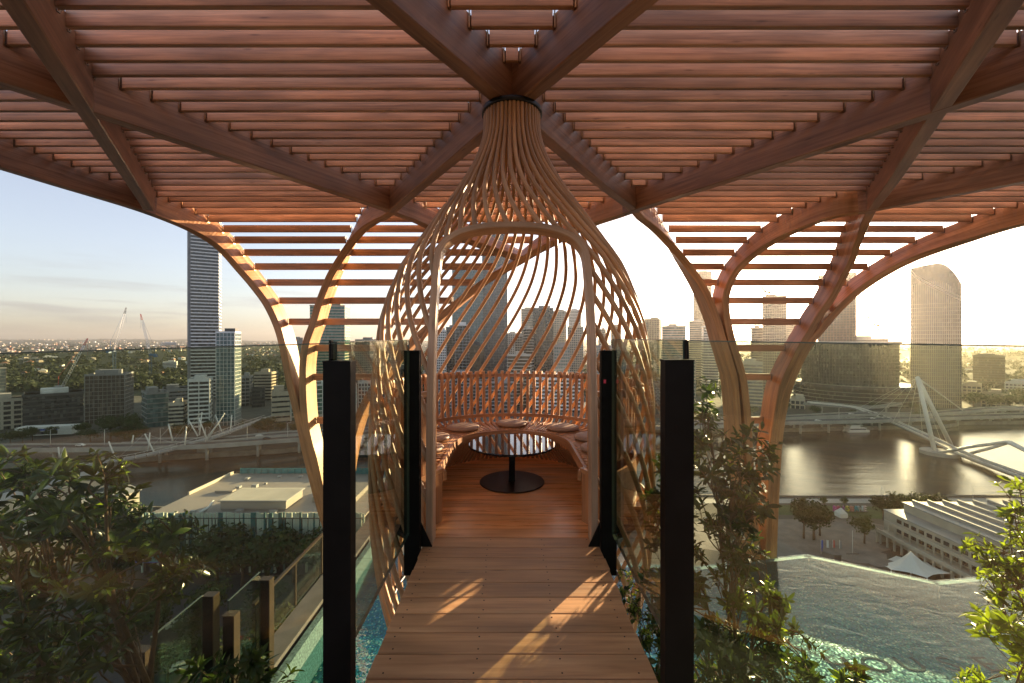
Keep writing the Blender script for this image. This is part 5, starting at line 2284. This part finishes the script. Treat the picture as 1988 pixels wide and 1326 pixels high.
# ------------------------------------------------------------------ masted footbridge on the left
t = thing('masted_footbridge', 'white footbridge of crossing masts and cables over the river at the left', 'footbridge', (-170, 240, RZ))
o = Vector(t.location)
dk = [pz(60, 935, 205), pz(170, 905, 220), pz(283, 884, 232), pz(404, 852, 262), pz(460, 832, 290), pz(521, 810, 335)]
sm_ = [Vector(q) for q in crom(dk, 6)]
mb = MB()
for a, b in zip(sm_[:-1], sm_[1:]):
    mb.bar(a - o, b - o, 6, .9)
mb.build('deck', M['w_grey'], t)
mb = MB()
for off in (-3, 3):
    for a, b in zip(sm_[:-1], sm_[1:]):
        n2 = (b - a).cross(Vector((0, 0, 1))).normalized() * off
        mb.bar(a + n2 - o + Vector((0, 0, 1.7)), b + n2 - o + Vector((0, 0, 1.7)), .16, .16)
        mb.bar(a + n2 - o, a + n2 - o + Vector((0, 0, 1.7)), .1, .1)
mb.build('railing', M['white_steel'], t, 'stuff')
for x0, y0, x1, y1, d in ((335, 856, 327, 823, 245), (358, 870, 362, 828, 245), (384, 847, 366, 815, 262), (387, 845, 392, 800, 262), (402, 853, 386, 812, 258), (402, 855, 436, 802, 258), (430, 838, 418, 805, 280), (447, 842, 450, 806, 280),
                          (402, 850, 420, 826, 262), (225, 893, 211, 857, 232), (176, 886, 187, 874, 226), (256, 862, 259, 845, 236), (302, 884, 281, 842, 238), (288, 876, 291, 840, 238), (118, 890, 125, 868, 220), (116, 888, 113, 868, 220)):
    mb = MB()
    mb.tube([P(x0, y0, d) - o, P(x1, y1, d) - o], [.42, .30], 8)
    mb.build('mast', M['white_steel'], t)
mb = MB()
for x0, y0, x1, y1, d in ((336, 822, 283, 880, 240), (366, 815, 335, 856, 250), (392, 800, 430, 838, 262), (436, 802, 402, 853, 258), (436, 802, 470, 826, 280), (386, 812, 350, 862, 250), (281, 842, 225, 893, 236), (281, 842, 335, 860, 240), (418, 805, 402, 852, 270), (450, 806, 490, 820, 300), (392, 800, 340, 856, 250)):
    mb.tube([P(x0, y0, d) - o, P(x1, y1, d) - o], .06, 4)
mb.build('cables', M['white_steel'], t, 'stuff')
mb = MB()
q = P(395, 868, 256) - o
mb.box((q.x, q.y, 3), (6, 3, 12))
q2 = P(225, 905, 226) - o
mb.box((q2.x, q2.y, 2), (4, 2.4, 9))
mb.build('pier', M['roadconc'], t)

# ------------------------------------------------------------------ cable stayed footbridge on the right
t = thing('cable_stayed_footbridge', 'white footbridge with a leaning twin legged mast crossing the river on the right', 'footbridge', (215, 285, RZ))
o = Vector(t.location)
dk = [pz(1570, 782, 380), pz(1650, 790, 372), pz(1690, 802, 358), pz(1750, 826, 325), pz(1810, 853, 290), pz(1850, 873, 262), pz(1900, 894, 240), pz(1960, 916, 218), pz(2080, 960, 195)]
sm_ = [Vector(q) for q in crom(dk, 6)]
mb = MB()
bsl, nsl = [], []
for j in range(len(sm_)):
    tg = (sm_[min(j + 1, len(sm_) - 1)] - sm_[max(j - 1, 0)]).normalized()
    b = tg.cross(Vector((0, 0, 1))).normalized()
    bsl.append(b)
    nsl.append(b.cross(tg).normalized())
loc = [p - o for p in sm_]
mb.sweep(loc, bsl, nsl, [(-2.6, -1.0), (2.6, -1.0), (3.0, 0), (-3.0, 0)])
mb.build('deck', M['w_grey'], t)
for sg in (-1, 1):
    mb = MB()
    mb.sweep(loc, bsl, nsl, [(sg * 2.7 - .18, .02), (sg * 2.7 + .18, .02), (sg * 2.7 + .18, 1.25), (sg * 2.7 - .18, 1.25)])
    mb.build('railing', M['white_steel'], t)
top = P(1781, 733, 268)
for (bx, by, bd) in ((1815, 878, 262), (1846, 864, 278)):
    mb = MB()
    mb.tube([top - o + Vector((0, 0, .2)), P(bx, by, bd) - o], [1.1, 1.25], 12)
    mb.build('mast_leg', M['white_steel'], t)
for pts_ in ([(1815, 881, 262), (1880, 868, 240), (1955, 858, 222), (2010, 885, 210)], [(1885, 880, 254), (1930, 868, 240), (1962, 858, 232), (2000, 878, 222)]):
    mb = MB()
    mb.tube([P(*q) - o for q in pts_], .9, 10)
    mb.build('strut', M['white_steel'], t)
mb = MB()
for j in range(8, 30, 3):
    mb.tube([top - o, loc[j] + bsl[j] * 2.7], .09, 4)
mb.tube([top - o, P(1868, 796, 345) - o], .45, 6)
mb.build('stay_cables', M['white_steel'], t, 'stuff')
mb = MB()
q = P(1834, 890, 258)
mb.lathe([(0, -1), (9.4, -1), (9.4, 2.2), (0, 2.2)], (q.x - o.x, q.y - o.y + 3, 0), 28, smooth=False)
mb.build('pier', M['roadconc'], t)

# white ferry and pontoon
x, y = gpy(1661, 838, RZ)
t = thing('ferry', 'white two deck ferry moored on the far bank beneath the viaduct', 'boat', (x, y, RZ), .05)
mb = MB()
for sg in (-1, 1):
    mb.sweep([Vector((-8.5, sg * 2.2, .5)), Vector((5, sg * 2.2, .5)), Vector((8.8, sg * 2.2, .9))], [Vector((0, 1, 0))] * 3, [Vector((0, 0, 1))] * 3, [(-.9, -.8), (.9, -.8), (1.1, .8), (-1.1, .8)])
mb.build('hull', M['w_white'], t)
mb = MB()
mb.box((-.6, 0, 2.4), (14, 6, 2.2))
mb.build('cabin', M['w_white'], t)
mb = MB()
mb.box((-.6, 0, 2.5), (13.2, 6.1, .9))
mb.build('windows', M['g_dark'], t)
mb = MB()
mb.box((-2, 0, 4.4), (8, 4.4, 1.6))
mb.box((-1.0, 0, 5.35), (10, 5, .2))
mb.build('upper_deck', M['w_white'], t)
x, y = gpy(1555, 833, RZ)
mb = MB()
mb.box((0, 0, .4), (24, 3, .9))
for k in range(5):
    mb.tube([(-10 + 5 * k, 1.6, -1), (-10 + 5 * k, 1.6, 4)], .25, 6)
tag(mb.build('pontoon', M['w_grey'], None, None, (x, y, RZ)), 'grey floating pontoon with piles left of the white ferry', 'pontoon')

# ------------------------------------------------------------------ cranes
def lattice(mb, a, b, w0, w1, nseg, r=.10):
    a, b = Vector(a), Vector(b)
    t = (b - a).normalized()
    u = t.orthogonal().normalized()
    v = t.cross(u)
    cor = []
    for k in range(nseg + 1):
        f = k / nseg
        wv = w0 + (w1 - w0) * f
        c = a.lerp(b, f)
        cor.append([c + u * wv * sx + v * wv * sy for sx, sy in ((-1, -1), (1, -1), (1, 1), (-1, 1))])
    for q in range(4):
        mb.tube([cor[0][q], cor[-1][q]], r, 4)
    for k in range(nseg):
        for q in range(4):
            mb.tube([cor[k][q], cor[k + 1][(q + 1) % 4]], r * .6, 3, caps=False)


def crane(label, mx, my0, my1, tipx, tipy, d, mk, tipk, r=.16):
    base = P(mx, my0, d)
    t = thing('tower_crane', label, 'crane', base, 0, 'tower cranes over the city')
    o = Vector(base)
    hub = P(mx, my1, d)
    tip = P(tipx, tipy, d)
    mb = MB()
    lattice(mb, base - o, hub - o, 1.0, 1.0, 12, r)
    mb.build('mast', M[mk], t)
    mb = MB()
    sgn = 1 if tipx > mx else -1
    body = hub - o
    mb.box(body + Vector((-sgn * 2.5, 0, .8)), (6, 2.4, 1.8))
    mb.box(body + Vector((-sgn * 5.2, 0, -.3)), (2.4, 2.6, 2.6))
    mb.build('cab', M[mk], t)
    mb = MB()
    a = hub.lerp(tip, .0)
    lattice(mb, a - o + Vector((0, 0, 1)), hub.lerp(tip, .86) - o, .9, .6, 16, r)
    mb.build('boom', M['white_steel' if tipk != 'crane_yel' else tipk], t)
    mb = MB()
    lattice(mb, hub.lerp(tip, .86) - o, tip - o, .6, .3, 4, r * 1.2)
    mb.build('boom_tip', M[tipk], t)
    mb = MB()
    ap = hub - o + Vector((-sgn * 3.5, 0, 9))
    mb.tube([hub - o + Vector((-sgn * 4, 0, 1)), ap], r * 1.4, 4)
    mb.tube([ap, tip - o], r * .5, 3)
    mb.tube([tip - o, tip - o + Vector((0, 0, -14))], r * .4, 3)
    mb.build('stay', M['crane_blue' if mk == 'crane_blue' else tipk], t)


crane('leaning white boom crane with red tip above the long dark office block', 122, 772, 752, 170, 657, 345, 'w_grey', 'crane_red')
crane('tall luffing crane with grey boom and blue mast above the scaffolded building', 222, 735, 682, 245, 597, 380, 'crane_blue', 'w_grey')
crane('luffing crane with a thin red tipped boom leaning left, beside the banded tower', 292, 725, 690, 273, 610, 420, 'crane_blue', 'crane_red')
crane('small ochre crane silhouetted on the unfinished tower', 1486, 580, 568, 1478, 556, 528, 'crane_yel', 'crane_yel', .3)
crane('ochre crane on the flat deck roof left of the round topped tower', 1698, 656, 632, 1684, 614, 640, 'crane_yel', 'crane_yel', .38)
crane('small ochre crane peeking over the flat deck roof from the thick beam', 1711, 656, 640, 1713, 614, 660, 'crane_yel', 'crane_yel', .38)

# ------------------------------------------------------------------ striped gallery with big flat roof
t = thing('gallery_building', 'wide art gallery with a taupe flat roof and vertical pale green stripes on its front', 'building', (-76, 121, GZ))
o = Vector(t.location)
rz = EYE - 51.5 - GZ
mb = MB()
mb.box((0, 19.5, rz / 2 - .3), (64, 39, rz - .6))
mb.build('wall', M['g_dark'], t)
mb = MB()
mb.box((0, 19.6, rz - .2), (65, 40, .5))
mb.build('roof', M['tan_roof'], t)
mb = MB()
rg = random.Random(3)
x = -32.4
k = 0
while x < 32.4:
    wv = rg.uniform(.35, .75)
    zb = rg.choice((4.6, 4.6, 1.0, 4.6)) if k % 9 else 1.0
    mb.box((x + wv / 2, -.35 - rg.uniform(0, .15), (zb + rz + 1.1 + rg.uniform(0, .5)) / 2), (wv, .3, rz + 1.1 - zb + rg.uniform(0, .5)), 0, rg.choice((0, 0, 0, 1)))
    x += wv + rg.choice((.06, .1, .35))
    k += 1
mb.build('facade_fins', [M['fin_pale'], M['fin_dark']], t, 'stuff')
mb = MB()
mb.box((0, -.75, rz - .1), (64, .12, .22))
mb.build('gutter', M['w_dark'], t)
mb = MB()
mb.box((1, 39.6, rz + 1.1), (62, .12, 2.1))
for k in range(24):
    mb.box((-29.5 + k * 2.6, 39.4, rz + 1.1), (.14, .3, 2.2))
mb.build('rear_glass_parapet', M['teal'], t)
mb = MB()
mb.box((-32.3, 28, rz + .6), (.5, 22, 1.0))
mb.build('side_parapet', M['w_cream'], t)
mb = MB()
mb.box((-3, 9.8, rz + 1.5), (20, 10, 2.6))
mb.build('plant_room', M['tan_roof'], t)
mb = MB()
mb.box((-3, 9.8, rz + 2.95), (21, 11.2, .2))
for k in range(40):
    mb.box((-13 + k * .52, 9.8, rz + 3.12), (.14, 11.0, .14))
mb.build('louvre_roof', M['roofing'], t)
mb = MB()
mb.box((19, 17, rz + .9), (14, 12, 1.6))
mb.box((-22, 20, rz + .5), (6, 2, .6))
mb.build('roof_box', M['tan_roof'], t)
rg2 = random.Random(9)
for q in range(14):
    mb = MB()
    sx = rg2.uniform(.7, 2.2)
    hz_ = rg2.uniform(.4, 1.1)
    mb.box((rg2.uniform(-28, 28), rg2.choice((rg2.uniform(2, 4), rg2.uniform(24, 36))), rz + hz_ / 2), (sx, rg2.uniform(.7, 1.6), hz_))
    mb.build('roof_vent', M['roofing'], t)
mb = MB()
for k in range(4):
    mb.box((-12 + k * 8, 35, rz + .35), (1.2, 1.2, .5))
mb.build('roof_hatches', M['roofing'], t)
mb = MB()
mb.tube([(-16, 6, rz + 2.4), (-16, 4, rz + 1.2), (-17.4, 2.2, rz + .4)], .35, 8)
mb.build('roof_pipe', M['white_steel'], t)

t = thing('glass_canopy', 'sloping dark green canopy roof in front of the striped gallery', 'canopy', (*gpy(415, 1100), GZ))
mb = MB()
mb.box((0, 0, 6), (9, 14, .3))
for k in range(6):
    mb.box((-4 + k * 1.6, 0, 6.25), (.15, 14, .2))
mb.build('roof', M['fin_dark'], t)
mb = MB()
mb.box((4.5, 0, 6.1), (.3, 14.4, .5))
mb.box((-4.5, 0, 6.1), (.3, 14.4, .5))
mb.build('edge', M['white_steel'], t)
mb = MB()
for x_ in (-4, 4):
    for y_ in (-6, 6):
        mb.tube([(x_, y_, 0), (x_, y_, 5.9)], .15, 6)
mb.build('columns', M['w_dark'], t)
t = thing('billboard', 'bright blue and white billboard half hidden behind the left shrub', 'billboard', (*gpy(280, 1140), GZ))
d_ = t.location.y
mb = MB()
mb.box((0, 0, 8.4), (10.5, .3, 3.0))
mb.build('panel', M['blue'], t)
mb = MB()
mb.lathe([(0, 0), (1.1, 0), (1.1, .1), (0, .1)], (0, 0, 0), 20, smooth=False)
o2 = mb.build('white_disc', M['w_white'], t)
o2.location = (-1.0, -.2, 8.2)
o2.rotation_euler = (R(90), 0, 0)
mb = MB()
mb.box((3.2, -.19, 8.4), (3.4, .06, 2.4))
mb.build('teal_panel', M['teal'], t)
mb = MB()
for x_ in (-4, 4):
    mb.tube([(x_, .4, 0), (x_, .4, 9)], .2, 6)
mb.build('legs', M['w_dark'], t)
# white long roofs behind the left shrub
for (px0, py0, px1, py1, wd, hh, lb) in ((60, 1010, 250, 950, 11, 8, 'long white hall roof behind the left shrub, nearer one'), (-60, 985, 190, 915, 9, 7, 'long pale hall roof behind the left shrub, farther one'), (-80, 1075, 140, 1020, 9, 6, 'low sunlit roof behind the left shrub, nearest the terrace')):
    a, b = Vector((*gpy(px0, py0, GZ + hh), GZ)), Vector((*gpy(px1, py1, GZ + hh), GZ))
    c = (a + b) / 2
    tg = b - a
    t = thing('long_hall', lb, 'building', c, math.atan2(tg.y, tg.x))
    ln = tg.length
    mb = MB()
    mb.box((0, 0, hh / 2), (ln, wd, hh))
    mb.build('wall', M['w_cream'], t)
    mb = MB()
    mb.sweep([Vector((-ln / 2 - .5, 0, hh)), Vector((ln / 2 + .5, 0, hh))], [Vector((0, 1, 0))] * 2, [Vector((0, 0, 1))] * 2, [(-wd / 2 - .6, .02), (wd / 2 + .6, .02), (wd / 2 + .6, .3), (0, 1.8), (-wd / 2 - .6, .3)])
    mb.build('roof', M['roofing'], t)

# ------------------------------------------------------------------ terraced concrete building on the right
t = thing('terraced_concrete_building', 'stepped concrete theatre building with open terraces and a ribbed white roof on the right bank', 'building', (160, 115, GZ))
mb = MB()
def qb(x0, x1, y0, y1, z0, z1, mat=0):
    mb.box(((x0 + x1) / 2 - 160, (y0 + y1) / 2 - 115, (z0 + z1) / 2 - GZ), (x1 - x0, y1 - y0, z1 - z0), 0, mat)
qb(129.5, 230, 70, 143.5, GZ, -57.2)
mb.build('wall', M['w_cream'], t)
mb = MB()
qb(124.5, 129.5, 72, 141, -63.4, -63.0)
qb(124.5, 124.9, 72, 141, -63.0, -62.3)
qb(127.2, 129.5, 72, 141, -60.35, -60.0)
qb(127.2, 127.5, 72, 141, -60.0, -59.3)
qb(124.5, 129.5, 140.6, 141, GZ, -63.4)
mb.build('terrace', M['w_cream'], t)
mb = MB()
for k in range(28):
    y = 139.5 - 2.5 * k
    qb(124.55, 125.1, y - .2, y + .2, GZ, -63.4)
    qb(127.3, 127.7, y - .15, y + .15, -63.0, -60.35)
mb.build('columns', M['w_cream'], t, 'stuff')
for k in range(26):
    y = 137.8 - 2.5 * k
    mb = MB()
    qb(129.40, 129.49, y - .75, y + .75, -62.6, -61.2)
    mb.build('window', M['g_dark'], t)
    mb = MB()
    qb(129.40, 129.49, y - .8, y + .8, -59.4, -58.2)
    mb.build('window', M['g_dark'], t)
mb = MB()
qb(129.3, 230, 70, 143.6, -57.2, -56.9)
mb.build('lower_roof', M['roofing'], t)
mb = MB()
qb(135, 230, 66, 142, -56.9, -54.2)
mb.build('upper_wall', M['w_cream'], t)
mb = MB()
qb(134.6, 230, 65.6, 142.4, -54.2, -53.9)
mb.build('upper_roof', M['roofing'], t)
for k in range(16):
    mb = MB()
    x = 138 + k * 5.2
    qb(x - .22, x + .22, 66, 142, -53.9, -53.0)
    mb.build('roof_rib', M['roofing'], t)

# tensile canopy
t = thing('tent_canopy', 'white peaked tensile tent canopy below the concrete terraces', 'canopy', (116, 120, -66))
mb = MB()
peak = P(1768, 1070, 119)
cor = [P(1683, 1090, 127), P(1740, 1079, 131), P(1800, 1092, 124), P(1852, 1114, 117), P(1800, 1122, 112), P(1730, 1106, 117)]
o = Vector(t.location)
nr = 8
mb.v.append(tuple(peak - o))
ring0 = None
for j in range(1, nr + 1):
    f = j / nr
    ring = []
    for i in range(len(cor)):
        for s in range(5):
            c = cor[i].lerp(cor[(i + 1) % len(cor)], s / 5)
            ctr = sum(cor, Vector()) / len(cor)
            sag = 1 - .16 * math.sin(math.pi * s / 5) * f
            c = ctr + (c - ctr) * sag
            p = peak.lerp(c, f)
            p.z = c.z + (peak.z - c.z) * (1 - f) ** 2.1
            mb.v.append(tuple(p - o))
            ring.append(len(mb.v) - 1)
    m_ = len(ring)
    for i in range(m_):
        k2 = (i + 1) % m_
        if ring0 is None:
            mb.face((0, ring[i], ring[k2]), None, 0, True)
        else:
            mb.face((ring0[i], ring[i], ring[k2], ring0[k2]), None, 0, True)
    ring0 = ring
mb.build('fabric', M['canvas'], t)
mb = MB()
mb.tube([(peak.x - o.x, peak.y - o.y, -1), tuple(peak - o - Vector((0, 0, .1)))], .16, 6)
for c in cor:
    mb.tube([(c.x - o.x, c.y - o.y, -1), tuple(c - o)], .1, 5)
mb.build('poles', M['white_steel'], t)
x, y = gpy(1633, 1003)
t = thing('party_tent', 'small white pointed party tent beside the colourful letter sign', 'tent', (x, y, GZ))
mb = MB()
mb.v += [(-1.5, -1.5, 0), (1.5, -1.5, 0), (1.5, 1.5, 0), (-1.5, 1.5, 0), (-1.5, -1.5, 1.6), (1.5, -1.5, 1.6), (1.5, 1.5, 1.6), (-1.5, 1.5, 1.6), (0, 0, 3.6)]
for a in range(4):
    b = (a + 1) % 4
    mb.face((a, b, 4 + b, 4 + a))
    mb.face((4 + a, 4 + b, 8))
mb.build('canvas', M['canvas'], t)

# colourful letter sign on the lawn
x0, y0 = gpy(1620, 993)
t = thing('letter_sign', 'row of big coloured letters reading BRISBANE on the waterfront lawn', 'sign', (x0, y0, GZ))
cols = [(.55, .10, .35), (.50, .08, .16), (.30, .10, .30), (.60, .52, .08), (.45, .22, .20), (.05, .30, .38), (.42, .52, .58), (.55, .45, .50), (.45, .60, .62)]
for i, chx in enumerate('BRISBANE'):
    cu = bpy.data.curves.new('letter', 'FONT')
    cu.body = chx
    cu.size = 3.0
    cu.extrude = .35
    cu.align_x = 'CENTER'
    ob = bpy.data.objects.new('tmp', cu)
    C.objects.link(ob)
    dg = bpy.context.evaluated_depsgraph_get()
    me = bpy.data.meshes.new_from_object(ob.evaluated_get(dg))
    bpy.data.objects.remove(ob)
    me.materials.clear()
    me.materials.append(plain('sign letter colour', cols[i], .5, 0, .1, 1))
    lo = inst('letter', me, t)
    lo.location = (.2 + i * 1.72, 0, .15)
    lo.rotation_euler = (R(90), 0, 0)
mb = MB()
mb.box((6.2, 0, .07), (14.4, 1.2, .14))
mb.build('plinth', M['w_dark'], t)

# feather flags on the plaza
for i, (px, mk, lb) in enumerate(((1594, 'blue', 'blue feather flag at the left of the plaza row'), (1605, 'w_white', 'white feather flag second in the plaza row'), (1617, 'crane_red', 'red feather flag third in the plaza row'), (1630, 'w_grey', 'grey feather flag at the right of the plaza row'))):
    x, y = gpy(px, 1076)
    t = thing('feather_flag', lb, 'flag', (x, y, GZ), 0, 'feather flags on the plaza')
    mb = MB()
    mb.tube([(0, 0, 0), (0, 0, 4.6)], .05, 5)
    mb.build('pole', M['white_steel'], t)
    mb = MB()
    mb.sweep([Vector((.35, 0, .9)), Vector((.42, .04, 2.4)), Vector((.30, 0, 4.5))], [Vector((1, 0, 0))] * 3, [Vector((0, 1, 0))] * 3, [(-.3, -.012), (.3, -.012), (.3, .012), (-.3, .012)])
    mb.build('banner', M[mk], t)
# concrete landscape steps beside the terraces
t = thing('concrete_planters', 'stepped angular concrete planters at the foot of the terraced building', 'planter', (*gpy(1690, 1085), GZ))
for k, (dx, dy, s) in enumerate(((0, 0, 5), (-6, 2.5, 4.4), (-11, .5, 3.8), (-3, -6, 5), (-9, -5, 4.2))):
    mb = MB()
    mb.prism([(dx + s * math.cos(a * math.pi / 3), dy + s * .7 * math.sin(a * math.pi / 3)) for a in range(6)], 0, 1.5 + .3 * k)
    mb.build('block', M['paving'], t)
for px, yb, lb in ((1712, 965, 'thin flag pole on the waterfront at the foot of the river glare'), (1889, 965, 'thin flag pole on the waterfront behind the ribbed roof'), (1655, 1085, 'short thin pole on the plaza right of the flags')):
    x, y = gpy(px, max(yb, 985))
    mb = MB()
    mb.tube([(0, 0, 0), (0, 0, 9)], [.09, .05], 6)
    tag(mb.build('flag_pole', M['white_steel'], None, None, (x, y, GZ)), lb, 'pole', 'thin poles in the riverside park')

# ------------------------------------------------------------------ the air between here and the far suburbs
HD = 0.000042
m = bpy.data.materials.new('morning haze')
m.use_nodes = True
n, l = m.node_tree.nodes, m.node_tree.links
n.remove(n['Principled BSDF'])
pv = n.new('ShaderNodeVolumePrincipled')
pv.inputs['Color'].default_value = (.97, .90, .80, 1)
pv.inputs['Density'].default_value = HD
pv.inputs['Anisotropy'].default_value = .72
l.new(pv.outputs[0], n['Material Output'].inputs['Volume'])
mb = MB()
mb.box((0, 6300, 125), (48200, 18800, 397))
hz = mb.build('haze', m, None, 'stuff')
